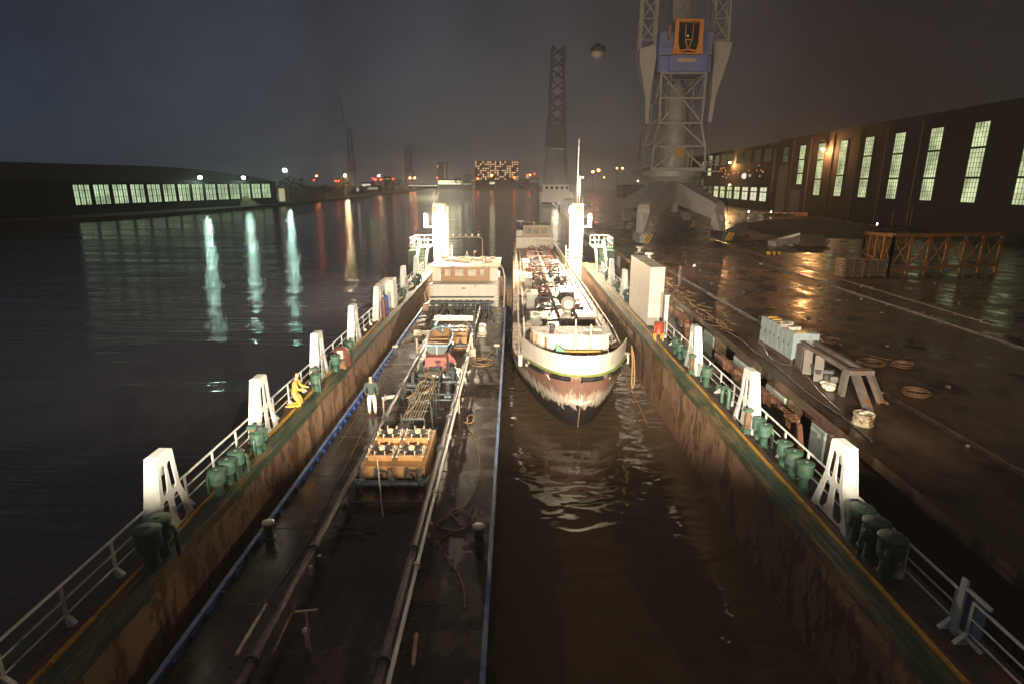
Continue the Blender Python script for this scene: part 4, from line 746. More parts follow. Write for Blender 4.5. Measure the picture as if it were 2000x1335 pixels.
def person(loc, rz, label, top, legs, hair, pose='stand', shoes=None, hat=None, scale=1.0):
    t = thing('person', label, 'person', loc); t.rotation_euler.z = rz; t.scale = (scale,)*3
    if pose == 'kneel':   # trunk upright, leaning, shins flat behind
        hip = Vector((0, 0, .52)); ft = lambda s: [(s*.10, .02, .50, .085), (s*.13, .16, .28, .075), (s*.14, .20, .07, .06), (s*.14, -.10, .06, .05), (s*.14, -.30, .06, .04), (s*.14, -.36, .05, .035)]
        sh = Vector((0, .09, 1.03)); hd = Vector((0, .17, 1.27)); arm = lambda s: [(s*.19, .10, 1.01, .055), (s*.25, .20, .76, .045), (s*.18, .44, .70, .035), (s*.17, .52, .69, .032)]
    else:
        hip = Vector((0, 0, .92)); ft = lambda s: [(s*.10, 0, .90, .092), (s*.115, .01, .50, .068), (s*.12, -.02, .11, .05), (s*.125, .02, .05, .045), (s*.135, .15, .035, .035)]
        sh = Vector((0, -.01, 1.40)); hd = Vector((0, .03, 1.63))
        arm = (lambda s: [(s*.20, -.01, 1.39, .058), (s*.27, -.04, 1.13, .047), (s*.24, .12, .92, .036), (s*.23, .17, .86, .03)])
    mid = (hip+sh)/2
    nodes = [(hip.x, hip.y, hip.z, .135, .10), (mid.x, mid.y, mid.z, .125, .09), (sh.x, sh.y, sh.z-.08, .15, .095), (sh.x, sh.y, sh.z+.04, .07, .07), (hd.x*.4+sh.x*.6, hd.y*.45+sh.y*.55, hd.z*.45+sh.z*.55, .052), (hd.x, hd.y, hd.z-.03, .085, .09), (hd.x, hd.y+.01, hd.z+.07, .082, .088)]
    ed = [(i, i+1) for i in range(6)]
    def chain(pts, root):
        b = len(nodes); nodes.extend(pts); ed.append((root, b)); ed.extend((b+i, b+i+1) for i in range(len(pts)-1)); return len(nodes)-1
    hands = []
    for s in (-1, 1): chain(ft(s), 0); hands.append(chain(arm(s), 2))
    body = skinmesh(nodes, ed, 'body', skin, t)
    # face, fingers
    g = MB(); g.ball((hd.x, hd.y+.098, hd.z), .018, 6, (1, 1.2, 1.4)); [g.ball((hd.x+s*.085, hd.y, hd.z), .022, 6, (.5, 1, 1.4)) for s in (-1, 1)]; k = g.build('nose_and_ears', skin, t, smooth=True)
    g = MB(); [g.ball((hd.x+s*.034, hd.y+.083, hd.z+.028), .012, 6) for s in (-1, 1)]; g.box((hd.x, hd.y+.088, hd.z-.052), (.045, .012, .009)); g.build('eyes_and_mouth', blackl, t)
    for h in hands:
        x, y, z, _ = nodes[h][:4]; px_, py_, pz_ = nodes[h-1][:3]; d = (Vector((x, y, z))-Vector((px_, py_, pz_))).normalized(); u = Vector((0, 1, 0)) if abs(d.y) < .7 else Vector((1, 0, 0)); w = Vector((1, 0, 0)) if abs(d.y) < .7 else Vector((0, 0, 1)); g = MB(); o = Vector((x, y, z))
        for q, l_ in ((-.03, .062), (-.01, .075), (.01, .07), (.03, .055)):
            a = o+u*q; g.tube([a, a+d*l_*.6, a+d*l_-w*.018*(1 if x > 0 else -1)], .010, 6)
        g.tube([o-d*.02+u*.03, o+d*.02+u*.055, o+d*.045+u*.05], .011, 6); g.build('fingers', skin, t, smooth=True)
    a = [Vector(n[:3]) for n in nodes]
    # clothing: slightly larger skins over the same skeleton
    tn = [(hip.x, hip.y, hip.z-.06, .175, .135), (hip.x, hip.y, hip.z+.05, .165, .128), (mid.x, mid.y, mid.z, .145, .108), (sh.x, sh.y, sh.z-.08, .17, .115), (sh.x, sh.y, sh.z+.035, .085, .085)]; te = [(0, 1), (1, 2), (2, 3), (3, 4)]
    for s in (-1, 1):
        p = arm(s); b = len(tn); tn += [(q[0], q[1], q[2], q[3]*1.28) for q in p[:3]]; te += [(3, b), (b, b+1), (b+1, b+2)]
    skinmesh(tn, te, 'jacket' if pose == 'kneel' else 'sweater', top, t)
    ln = [(hip.x, hip.y, hip.z+.08, .152, .118), (hip.x, hip.y, hip.z-.04, .155, .12)]; le = [(0, 1)]
    for s in (-1, 1):
        p = ft(s)[:-2] if pose != 'kneel' else ft(s)[:-1]; b = len(ln); ln += [(q[0], q[1], q[2], q[3]*1.27) for q in p]; le += [(1, b)]+[(b+i, b+i+1) for i in range(len(p)-1)]
    skinmesh(ln, le, 'trousers', legs, t)
    for s in (-1, 1):
        e_ = ft(s)[-1]; g = MB()
        if pose == 'kneel': g.ball((e_[0], e_[1]-.03, .06), .06, 8, (.8, 1.1, 1.0))
        else: g.ball((e_[0], e_[1]-.08, .045), .07, 10, (.75, 1.95, .64))
        g.build('shoe', shoes or blackl, t, smooth=True)
    g = MB(); g.ball((hd.x, hd.y-.022, hd.z+.055), .104, 12, (.93, 1.0, .98)); g.build('hair', hair, t, smooth=True)
    return t
p = gz(728, 809, BZ)
person((p.x, p.y, BZ), .12, 'person in dark green sweater and pale trousers standing on the barge deck', M('sweater_green', (.055, .075, .065), .9, var=.3, scale=8), M('pale_trousers', (.62, .62, .55), .8, var=.08, scale=6), M('grey_hair', (.46, .42, .38), .8), shoes=M('tan_shoe', (.4, .28, .2), .6))
person((-8.3, gx(577, 788, -8.3).y, 2.82), -1.45, 'person in yellow oilskins kneeling on the left dock wall', M('yellow_oilskin', (.60, .34, .06), .5, var=.15, scale=6), MATS['yellow_oilskin'], M('brown_hair', (.12, .06, .03), .8), pose='kneel')
p = gz(1327, 560, 2.65)
person((p.x, p.y, 2.65), .9, 'person in grey overalls standing near the quay edge', M('grey_overalls', (.20, .19, .16), .85, var=.2, scale=8), MATS['grey_overalls'], M('dark_hair', (.03, .02, .015), .8))
# ---------------------------------------------------------------- quay furniture
def quay_panel(y, w, label):
    x = QE(y)-.07; t = thing('fender_panel', label, 'fender', (x, y, 0), 'pale panels under the quay edge')
    MB().b2((x-.12, y-w/2, 1.0), (x-.02, y+w/2, 2.22)).build('panel', cyanp, t, bevel=.02); MB().b2((x-.02, y-w/2-.18, -.5), (x+.65, y+w/2+.18, 2.25)).build('pile_block', concrete, t)
for y, w, lb in ((20.2, 1.0, 'pale panel under the quay edge nearest the camera'), (24.2, 1.9, 'pale fender panel below the grey framework on the quay'), (28.6, 1.9, 'pale fender panel below the row of cabinets'), (34.2, 1.8, 'pale fender panel under the quay, third from the camera beyond the cabinets'), (41.5, 1.6, 'pale panel under the quay beside the tall white box'), (60, 1.8, 'pale panel under the quay by the white bollards'), (72, 1.8, 'distant pale panel under the quay left of the crane leg'), (84, 1.6, 'farthest pale panel under the quay near the crane foot')):
    quay_panel(y, w, lb)
def fender_beam(pts, label):
    t = thing('fender_beam', label, 'fender beam', pts[0], 'rusty bent fender beams by the quay')
    g = MB()
    for a, b_ in zip(pts, pts[1:]): g.bar(a, b_, .34, .42)
    g.build('beam', rustbeam, t, bevel=.03); g = MB()
    for a, b_ in zip(pts, pts[1:]):
        a, b_ = Vector(a), Vector(b_)
        for k in range(1, 5): g.box(a.lerp(b_, k/5), (.40, .05, .47))
    g.build('straps', M('rust_strap', (.20, .11, .06), .6, var=.4), t)
fender_beam([(10.75, 29.6, 2.2), (10.85, 21.8, 2.2), (10.92, 21.0, 2.0), (10.95, 20.7, 1.2), (10.95, 20.6, -.6)], 'rusty bent fender beam in the gap below the grey framework')
fender_beam([(11.3, 46, 2.25), (11.4, 38.6, 2.25), (11.5, 37.8, 2.0), (11.5, 37.4, 1.1), (11.5, 37.3, -.6)], 'rusty bent fender beam in the gap right of the tall white box')
tag(MB().lathe((QE(26.4)-.2, 26.4, .45), [(.12, -.45), (.5, -.45), (.55, -.3), (.55, .3), (.5, .45), (.12, .45)], 18, ax=(1, 0, 0)).build('rubber_fender', rubber, smooth=True, org=(QE(26.4)-.2, 26.4, .45)), 'round black rubber fender below the quay edge', 'fender')
# cabinets
c0 = 13.28; t = thing('cabinet_row', 'row of pale grey blue electrical cabinets on a concrete plinth', 'cabinet', (13.7, 28.6, 2.65))
MB().b2((c0-.05, 26.7, 2.65), (14.2, 30.5, 2.86)).build('plinth', concrete, t)
for k in range(7):
    y = 26.75+k*.535; z1 = 4.15+(k % 3)*.004
    o = MB().b2((c0, y, 2.86), (14.05, y+.522, z1)).build('cabinet', cabm, t, bevel=.012); MB().b2((c0-.018, y+.03, 2.93), (c0-.003, y+.49, 4.08)).build('door', cabm, o); MB().b2((c0-.04, y+.40, 3.45), (c0-.019, y+.44, 3.6)).build('handle', darksteel, o)
    MB().b2((c0+.15, y+.10, z1), (13.9, y+.16, z1+.05)).build('yellow_strip', yellow, o)
g = MB()
for x, y in ((13.5, 28.1), (13.7, 28.5), (13.6, 27.5)): g.box((x, y, 4.24), (.5, .35, .14), rz=.3)
g.build('top_clutter', dirtyw, t); MB().b2((14.06, 26.75, 3.55), (14.5, 27.2, 4.12)).build('side_box', cabm, t, bevel=.01); MB().cyl((13.45, 26.6, 2.65), (13.45, 26.6, 2.95), .13, n=10).build('cable_gland', rubber, t)
# grey framework
fgrey = M('framework_grey', (.115, .095, .082), .55, var=.3, scale=3, rust=.2)
t = thing('steel_framework', 'grey steel gangway framework with a slanted leg beside the cabinets', 'framework', (13.6, 23.5, 2.65))
MB().b2((13.35, 25.9, 2.65), (13.9, 26.5, 3.75)).build('control_box', fgrey, t, bevel=.02)
for y in (25.2, 24.2): MB().bar((13.3, y, 2.65), (13.45, y+.35, 3.72), .36, .08).build('plate_leg', fgrey, t)
MB().bar((13.5, 26.3, 3.82), (13.5, 22.3, 3.74), .16, .18).build('top_beam', fgrey, t); MB().bar((14.1, 26.3, 3.82), (14.1, 22.3, 3.74), .16, .18).build('top_beam', fgrey, t); MB().b2((13.3, 22.0, 3.68), (14.3, 22.4, 3.86)).build('cross_beam', fgrey, t)
MB().bar((13.62, 22.2, 3.75), (13.42, 20.6, 2.70), .34, .10).build('slanted_leg', fgrey, t); MB().bar((13.45, 22.5, 3.7), (13.4, 22.5, 2.65), .16, .3).build('leg', fgrey, t); MB().bar((14.2, 22.2, 3.75), (14.5, 21.6, 2.65), .2, .2).build('leg', fgrey, t)
g = MB()
for k in range(9): MB().box((13.6+R.uniform(-.25, .3), 24.7+R.uniform(-1.4, .9), 2.85+R.uniform(0, .25)), (R.uniform(.15, .4), R.uniform(.15, .4), R.uniform(.15, .5)), rz=R.uniform(0, 2)).build('machine_part', M('machine_grey', (.10, .095, .095), .45, var=.5, scale=4), t, bevel=.02); g = MB()
for k in range(6): g.ball((13.2+R.uniform(-.1, .3), 23.4+R.uniform(-.5, .5), 2.78), R.uniform(.1, .2), 7, (1.3, 1, .8))
g.build('rags', dirtyw, t)
p = gz(1695, 835, 2.65); t = thing('mooring_drum', 'low drum shaped bollard with flaking white paint near the quay edge', 'bollard', (p.x, p.y+.33, 2.65))
MB().lathe((p.x, p.y+.33, 2.65), [(.34, 0), (.36, .04), (.33, .08), (.33, .36), (.36, .40), (.35, .44), (.3, .44), (.28, .41), (0, .41)], 20).build('drum', M('flaking_white', (.55, .48, .34), .6, var=.3, scale=7, rust=.5, rcol=(.16, .08, .035), rscale=4), t, smooth=True)
for k in range(3): MB().ball((p.x-.1+.1*k, p.y+.3+.05*k, 3.1), .09, 8, (1.4, 1, .6)).build('rag', dirtyw, t)
# bollards
for px, py, lb in ((1249, 494, 'white double bollard on the quay, next to the crane foot'), (1268, 508, 'white double bollard on the quay, nearer the tall white box')):
    p = gz(px, py, 2.65); x = max(p.x, QE(p.y)+.5); t = thing('quay_bollard', lb, 'bollard', (x, p.y, 2.65), 'white quay bollards')
    MB().lathe((x, p.y, 2.65), [(.42, 0), (.42, .08), (.22, .14), (.2, .5), (.5, .62), (.46, .78), (.2, .84), (0, .85)], 14).build('bollard_head', white, t, smooth=True); MB().box((x, p.y, 2.67), (1.1, .9, .05)).build('base_plate', dirtyw, t)
# cable coils
for px, py, r, lb in ((1620, 668, .42, 'orange cable coil on the quay behind the cabinets'), (1703, 712, .52, 'large orange cable coil on the quay right of the framework'), (1762, 715, .45, 'dim orange cable coil at the right edge of the quay'), (1790, 770, .5, 'dark orange cable coil farther right on the quay')):
    p = gz(px, py, 2.65); g = MB()
    for k in range(5): g.ring(p+Vector((R.uniform(-.06, .06), R.uniform(-.06, .06), .03+.035*k)), r+R.uniform(-.07, .05), .022, 24, 5)
    tag(g.build('cable_coil', orope, org=p), lb, 'cable', 'orange cable coils on the quay')
rope([gz(x, y, 2.67) for x, y in ((1650, 700), (1680, 706), (1700, 695), (1740, 702), (1785, 696))], .02, 'loose orange cable lying between the two coils on the quay', 'cable', orope, 'cable')
rope([gz(x, y, 2.67) for x, y in ((1490, 672), (1512, 705), (1560, 718), (1600, 762), (1640, 800))], .02, 'thin cable running from the cabinets along the quay edge', 'cable', concrete, 'cable')
# driftwood along the edge
g = MB()
for k in range(150):
    y = R.uniform(33, 58); x = QE(y)+abs(R.gauss(.2, .75)); g.box((x, y, 2.69+R.uniform(0, .06)), (.05, R.uniform(.3, 1.5), .04), rz=R.gauss(0, .5))
kind(g.build('wood_litter', M('litter', (.22, .13, .07), .8, var=.5, scale=2)), 'stuff')
# crane-side rubble, timber, truss, barriers
def pallets(px, py, n, label, s=1.0):
    p = gz(px, py, 2.65); t = thing('timber_stack', label, 'timber stack', p, 'stacks of timber by the orange truss')
    for k in range(n):
        g = MB()
        for j in range(5): g.box(p+Vector((-.85*s+j*.42*s+R.uniform(-.05, .05), .6+R.uniform(-.1, .1), .09+k*.17)), (.36*s, 1.3, .07), rz=R.uniform(-.04, .04))
        for j in (-.8, 0, .8): g.box(p+Vector((j*s, .6, .03+k*.17)), (.1, 1.3, .07))
        g.build('timber_layer', timber, t)
pallets(1664, 541, 10, 'left stack of old timber in front of the orange truss'); pallets(1711, 540, 9, 'right stack of old timber in front of the orange truss', .85)
A, B = gz(1684, 497, 2.65), gz(1734, 536, 2.65); C_ = Vector((B.x+11, B.y+1.2, 2.65)); D_ = Vector((A.x+9, A.y+6, 2.65))
t = thing('lattice_truss', 'orange steel lattice truss section lying behind the timber stacks', 'truss', A)
zt = Vector((0, 0, gy(1690, 455, A.y).z-2.65)); zb = Vector((0, 0, gy(1737, 460, B.y).z-2.65))
def tface(P, Q, hp_, hq, nm, k=6):
    g = MB(); lo = Vector((0, 0, .12*0+.0)); g.bar(P+hp_, Q+hq, .28, .3); g.bar(P+hp_*.12, Q+hq*.22, .24, .26)
    for i in range(k+1):
        a = P.lerp(Q, i/k); h = hp_.lerp(hq, i/k); g.bar(a+h*.0, a+h, .2)
        if i < k: b_ = P.lerp(Q, (i+1)/k); h2 = hp_.lerp(hq, (i+1)/k); g.bar(a+h*.15, b_+h2*.95, .09); g.bar(a+h*.95, b_+h2*.2, .09)
    g.build(nm, truss, t)
tface(A, B, zt, zb, 'end_frame', 4); tface(B, C_, zb, zb, 'side_frame', 6); tface(A, D_, zt, zt, 'side_frame', 5)
def barrier(p0, p1, z, label, lamps):
    t = thing('road_barrier', label, 'barrier', p0, 'red and white barriers by the works hall'); p0, p1 = Vector(p0), Vector(p1); n = max(4, round((p1-p0).length/.9))
    for i in range(n): a = p0.lerp(p1, i/n); b_ = p0.lerp(p1, (i+1)/n); MB().bar(a+Vector((0, 0, z)), b_+Vector((0, 0, z)), .05, .24).build('stripe', M('bar_red', (.42, .05, .03), .5, var=.1) if i % 2 else white, t)
    for q in (p0, p1): MB().bar(q, q+Vector((0, 0, z+.1)), .09).build('foot_post', timber, t)
    for f in lamps:
        q = p0.lerp(p1, f)+Vector((0, -.1, z+.25)); MB().ball(q, .2, 8, (.7, .5, 1.3)).build('warning_lamp', E('warn_lamp', (1, .93, .8), 9), t, smooth=True)
barrier(gz(1653, 446, 2.65), gz(1712, 449, 2.65), .8, 'short barrier with two white lamps before the tall hall', (.02, .98))
barrier((59.5, 153, 2.65), (70.5, 150, 2.65), .85, 'long red and white barrier before the low windows', (.05, .52))
g = MB(); q0 = Vector((70.8, 150, 3.0))
for a in (0, .45): g.bar(q0+Vector((0, 0, a)), q0+Vector((3.9, -.3, a)), .08, .3)
for k in range(6): g.bar(q0+Vector((k*.78, -.06*k, -.35)), q0+Vector((k*.78, -.06*k, .7)), .08)
tag(g.build('lattice_barrier', M('barrier_pale', (.6, .33, .16), .5, var=.2), org=q0), 'small pale lattice barrier at the corner of the tall hall', 'barrier')
p = gz(1537, 481, 2.65); t = thing('concrete_slab', 'broken pale concrete slab tilted on the yard', 'slab', p)
MB().box(p+Vector((0, .8, .65)), (4.2, 1.6, 1.0), m=Matrix.Rotation(-.22, 3, 'Y') @ Matrix.Rotation(.25, 3, 'Z')).build('slab', M('rough_slab', (.17, .15, .13), .8, var=.5, scale=2, bump=.08), t, bevel=.08); MB().box(p+Vector((.2, .3, 1.2)), (3.0, .5, .25), m=Matrix.Rotation(-.3, 3, 'Y')).build('white_edge', dirtyw, t, bevel=.05)
p = gz(1567, 479, 2.65); tag(MB().cyl(p+Vector((-.9, .4, .45)), p+Vector((.9, .3, .5)), .42, n=14).build('pale_barrel', M('pale_barrel', (.34, .27, .2), .6, var=.3), smooth=True, org=p), 'pale barrel lying beside the tilted concrete slab', 'barrel')
p = gz(1480, 470, 2.65); tag(MB().box(p+Vector((0, .5, .5)), (3.2, 1.2, .8), rz=.1).build('rusty_crate', M('rusty_crate', (.11, .055, .035), .7, var=.4), org=p, bevel=.1), 'low rust brown crate left of the concrete slab', 'crate')
p = gz(1512, 497, 2.65); t = thing('yellow_block', 'small yellow and black striped block on the yard', 'block', p)
for k in range(5): MB().b2((p.x-.75+k*.3, p.y, 2.65), (p.x-.45+k*.3, p.y+.4, 2.95)).build('stripe', yellow if k % 2 == 0 else blackl, t)
p = gz(1605, 482, 2.65); t = thing('scrap_pallet', 'dark wooden crate and reel right of the concrete slab', 'crate', p)
MB().box(p+Vector((-1.2, .6, .8)), (2.6, 1.2, 1.5)).build('crate_body', M('dark_wood', (.05, .03, .02), .9, var=.4), t); MB().cyl(p+Vector((.6, .3, .55)), p+Vector((.6, .9, .55)), .55, n=16).build('reel', timber, t, smooth=True)
p = gz(1440, 462, 2.65); t = thing('tilted_sheet', 'dark metal sheet leaning on junk right of the crane leg', 'sheet', p); MB().box(p+Vector((0, .5, 1.0)), (3.4, .2, 1.6), m=Matrix.Rotation(-.4, 3, 'Y')).build('sheet', M('wet_sheet', (.07, .065, .065), .35, var=.4), t); MB().box(p+Vector((.6, 1.2, .3)), (2, 1, .6)).build('support', timber, t)
g = MB(); vs = []; fs = []; nx, ny = 26, 14
for i in range(nx+1):
    for j in range(ny+1):
        u, v = i/nx, j/ny; e_ = (math.sin(math.pi*u)*math.sin(math.pi*v))**.7; vs.append((42+u*22+v*3, 92+v*34-u*4, 2.60+e_*(1.7+R.uniform(-.35, .35)+.5*math.sin(u*9+v*5))))
for i in range(nx):
    for j in range(ny): a = i*(ny+1)+j; fs.append((a, a+ny+1, a+ny+2, a+1))
kind(g.add(vs, fs).build('earth_mound', M('dark_earth', (.018, .013, .010), .95, var=.6, scale=1), smooth=True), 'structure')
for px, py, h, lb in ((1738, 455, 3.6, 'left thin upright pole behind the orange truss'), (1775, 450, 4.2, 'thin upright pole behind the orange truss, second from left'), (1788, 450, 4, 'rightmost thin upright pole behind the orange truss')):
    p = gz(px, py, 2.65); t = thing('yard_pole', lb, 'pole', p, 'thin poles in the yard'); MB().cyl(p, p+Vector((0, 0, h)), .07, n=6).build('shaft', truss, t); MB().box(p+Vector((0, 0, .08)), (.4, .4, .16)).build('foot', concrete, t)
tag(MB().add([(24, 48, 2.67), (24.3, 48.1, 2.8), (24.2, 48.35, 2.95), (24.0, 48.3, 2.72), (24.35, 48.3, 2.7)], [(0, 1, 2, 3), (1, 4, 2), (0, 4, 1), (0, 3, 2, 4)]).build('white_scrap', white, org=(24.1, 48.2, 2.67)).__class__ and bpy.data.objects['white_scrap'], 'crumpled white scrap lying alone on the wet quay', 'scrap')
bpy.data.objects['white_scrap'].location = (gz(1355, 521, 2.67).x, gz(1355, 521, 2.67).y, 2.67)
for k, (x0, y0, x1, y1, lb) in enumerate(((12.1, 18, 12.5, 33, 'long dark hose lying along the quay edge past the cabinets'), (12.7, 34, 13.2, 58, 'long brown hose lying along the quay edge among the litter'))):
    rope([(x0+(x1-x0)*q/7+R.uniform(-.18, .18), y0+(y1-y0)*q/7, 2.69) for q in range(8)], .035, lb, 'hose', rubber if k == 0 else ropem, 'hose')
for X_, Y0, Y1, lb in ((-8.08, 14.5, 24, 'thin black cable lying along the left dock walkway'), (7.98, 14.6, 25, 'thin black cable lying along the right dock walkway')):
    rope([(X_+R.uniform(-.08, .08), Y0+(Y1-Y0)*q/9, 2.87) for q in range(10)], .018, lb, 'cable', rubber, 'cable')
g = MB()
for k in range(260):
    x, y = R.uniform(13.5, 42), R.uniform(17, 95); sz = R.uniform(.04, .16); g.box((x, y, 2.66+sz*.3), (sz*R.uniform(.6, 2.4), sz, sz*.7), rz=R.uniform(0, 3))
kind(g.build('yard_debris', M('debris', (.11, .075, .05), .8, var=.6, scale=1)), 'stuff')
# ---------------------------------------------------------------- slewing crane
cx, cy = 25.5, 98.0; ct = thing('portal_crane', 'tall grey portal crane with blue machine house and orange cab', 'crane', (cx, cy, 2.65))
feet = [(17.9, 83.5), (30.2, 86.5), (20.3, 108.5), (32.2, 110.5)]
def hull_leg(fx, fy, name='portal_leg'):
    g = MB(); top = Vector((cx+(fx-cx)*.22, cy+(fy-cy)*.22, 10.2)); knee = Vector((cx+(fx-cx)*.93, cy+(fy-cy)*.93, 7.6)); ft_ = Vector((fx, fy, 4.2)); d = Vector((fx-cx, fy-cy, 0)).normalized(); n_ = Vector((-d.y, d.x, 0))
    secs = []
    for c, w, hgt, dn_ in ((top-d*1.2, 1.9, 1.0, -2.0), (top+d*.9, 1.75, .8, -2.3), (top.lerp(knee, .55), 1.3, .75, -1.9), (knee, 1.0, .5, -1.7), (knee+d*.35+Vector((0, 0, -1.3)), .95, .6, -1.3), (ft_, .9, .1, -.1)):
        if c is ft_: q = [c-d*.75-n_*w*.6, c-d*.75+n_*w*.6, c+d*.55+n_*w*.6, c+d*.55-n_*w*.6]
        else: q = [c-n_*w+Vector((0, 0, dn_))-d*.5, c+n_*w+Vector((0, 0, dn_))-d*.5, c+n_*w*.9+Vector((0, 0, hgt)), c-n_*w*.9+Vector((0, 0, hgt))]
        secs.append(q+[q[0]])
    S0 = [[Vector(p) for p in r] for r in secs]; secs = []
    for i in range(len(S0)-1):
        for k in range(5):
            t_ = k/5; row = []
            for j in range(5): a0, b0, c0, d0 = S0[max(i-1, 0)][j], S0[i][j], S0[i+1][j], S0[min(i+2, len(S0)-1)][j]; row.append(.5*((2*b0)+(c0-a0)*t_+(2*a0-5*b0+4*c0-d0)*t_*t_+(3*b0-a0-3*c0+d0)*t_**3))
            secs.append(row)
    secs.append(S0[-1])
    g = loft(secs); g.add(secs[0][:4], [(3, 2, 1, 0)]); g.add(secs[-1][:4], [(0, 1, 2, 3)]); return g.build(name, greyp, ct, smooth=True)
for i, (fx, fy) in enumerate(feet):
    l_ = hull_leg(fx, fy); g = MB().b2((fx-.55, fy-2.6, 2.95), (fx+.55, fy+2.6, 4.15)); b_ = g.build('bogie', M('bogie_cyan', (.20, .24, .24), .5, var=.3) if i == 0 else darksteel, ct, bevel=.05)
    for k in (-1.8, -.6, .6, 1.8): MB().cyl((fx-.2, fy+k, 3.05), (fx+.2, fy+k, 3.05), .32, n=12).build('wheel', darksteel, b_, smooth=True)
    for k in range(6): MB().box((fx+.45+.16*k-.3, fy-2.72, 3.62), (.16, .06, 1.2), m=Matrix.Rotation(.45, 3, 'Y')).build('hazard_stripe', yellow if k % 2 == 0 else blackl, b_)
MB().bar((feet[0][0], feet[0][1], 6.2), (feet[2][0], feet[2][1], 6.2), .5, .8).build('sill_beam', greyp, ct); MB().bar((feet[1][0], feet[1][1], 6.0), (feet[3][0], feet[3][1], 6.0), .5, .8).build('sill_beam', greyp, ct)
MB().lathe((cx, cy, 10.4), [(3.4, 0), (3.9, .7), (4.3, 1.3), (4.5, 1.5), (4.5, 2.3), (4.0, 2.4), (0, 2.4)], 28).build('slew_ring', greyp, ct, smooth=True)
MB().cyl((cx, cy-3.2, 6.5), (cx, cy-3.2, 12), .62, n=14).build('cable_column', greyp, ct, smooth=True)
MB().lathe((cx, cy+.3, 12.8), [(2.6, 0), (2.5, 2.5), (1.9, 8.5), (1.45, 12), (.75, 13.3), (0, 13.6)], 24).build('central_column', greyp, ct, smooth=True)
lev = [(12.95, 4.1, 3.7), (16.3, 3.95, 3.5), (19.75, 3.25, 3.0), (23.3, 3.3, 2.9), (26.8, 3.35, 2.9)]
for k, (z, hx, hy) in enumerate(lev):
    c4 = [Vector((cx+a*hx, cy+b_*hy, z)) for a, b_ in ((-1, -1), (1, -1), (1, 1), (-1, 1))]
    for i in range(4): MB().bar(c4[i], c4[(i+1) % 4], .36 if k == 0 else .24, .5 if k == 0 else .24).build('tower_girt', greyp, ct)
    if k < 4:
        z2, hx2, hy2 = lev[k+1]; u4 = [Vector((cx+a*hx2, cy+b_*hy2, z2)) for a, b_ in ((-1, -1), (1, -1), (1, 1), (-1, 1))]
        for i in range(4):
            MB().bar(c4[i], u4[i], .28).build('tower_post', greyp, ct); a, b_ = c4[i], c4[(i+1) % 4]; top = (u4[i]+u4[(i+1) % 4])/2
            if k < 3 and i in (0, 2): MB().bar(a, top, .22).build('tower_brace', greyp, ct); MB().bar(b_, top, .22).build('tower_brace', greyp, ct)
            elif k == 3: MB().bar(u4[i], (a+b_)/2, .16).build('tower_brace', greyp, ct); MB().bar(u4[(i+1) % 4], (a+b_)/2, .16).build('tower_brace', greyp, ct)
g = MB()
for a in (-2.3, -1.7): g.bar((cx+a, cy-2.8, 13), (cx+a, cy-2.7, 29), .08)
for k in range(40): g.bar((cx-2.3, cy-2.8, 13.3+k*.39), (cx-1.7, cy-2.8, 13.3+k*.39), .05)
g.build('ladder', greyp, ct); MB().b2((cx-.75, cy-3.86, 14.75), (cx+.75, cy-3.72, 16.15)).build('orange_plate', M('dull_orange', (.30, .15, .04), .5, var=.3), ct)
g = MB()
for z in (13.6, 14.2):
    for s_ in (-1, 1): g.tube([(cx+s_*4.2, cy-4.6, z), (cx+s_*5.4, cy-4.4, z), (cx+s_*5.6, cy+4, z)], .05, 5)
for s_ in (-1, 1):
    for k in range(5): g.bar((cx+s_*5.5, cy-4.4+k*2, 12.7), (cx+s_*5.5, cy-4.4+k*2, 14.2), .07)
g.build('gallery_rail', greyp, ct)
for s_ in (-1, 1): MB().b2((cx+s_*4.3-.6*(s_ < 0), cy-4.5, 12.55), (cx+s_*4.3+1.3*s_+.6*(s_ > 0), cy+4.2, 12.7)).build('gallery', greyp, ct)
MB().b2((cx-3.95, cy-3.3, 26.85), (cx+3.85, cy+5, 32.3)).build('machine_house', bluep, ct, bevel=.06)
MB().b2((cx-2.5, cy-3.75, 26.9), (cx+3.1, cy-3.31, 29.1)).build('front_panel', bluep, ct, bevel=.03)
def text(s_, loc, size, m, parent, rz=0):
    cu = bpy.data.curves.new('txt', 'FONT'); cu.body = s_; cu.size = size; cu.extrude = .02; cu.align_x = 'CENTER'; o = bpy.data.objects.new('txt', cu); COL.objects.link(o)
    me = bpy.data.meshes.new_from_object(o.evaluated_get(bpy.context.evaluated_depsgraph_get())); bpy.data.objects.remove(o)
    k = bpy.data.objects.new('lettering', me); COL.objects.link(k); me.materials.clear(); me.materials.append(m); k.parent = parent; k.rotation_euler = (rad(90), 0, rz); k.location = Vector(loc)-ORG[parent]; return k
text('HENSEN', (cx+.05, cy-3.78, 28.15), .74, M('letter_yellow', (.80, .44, .08), .5), ct)
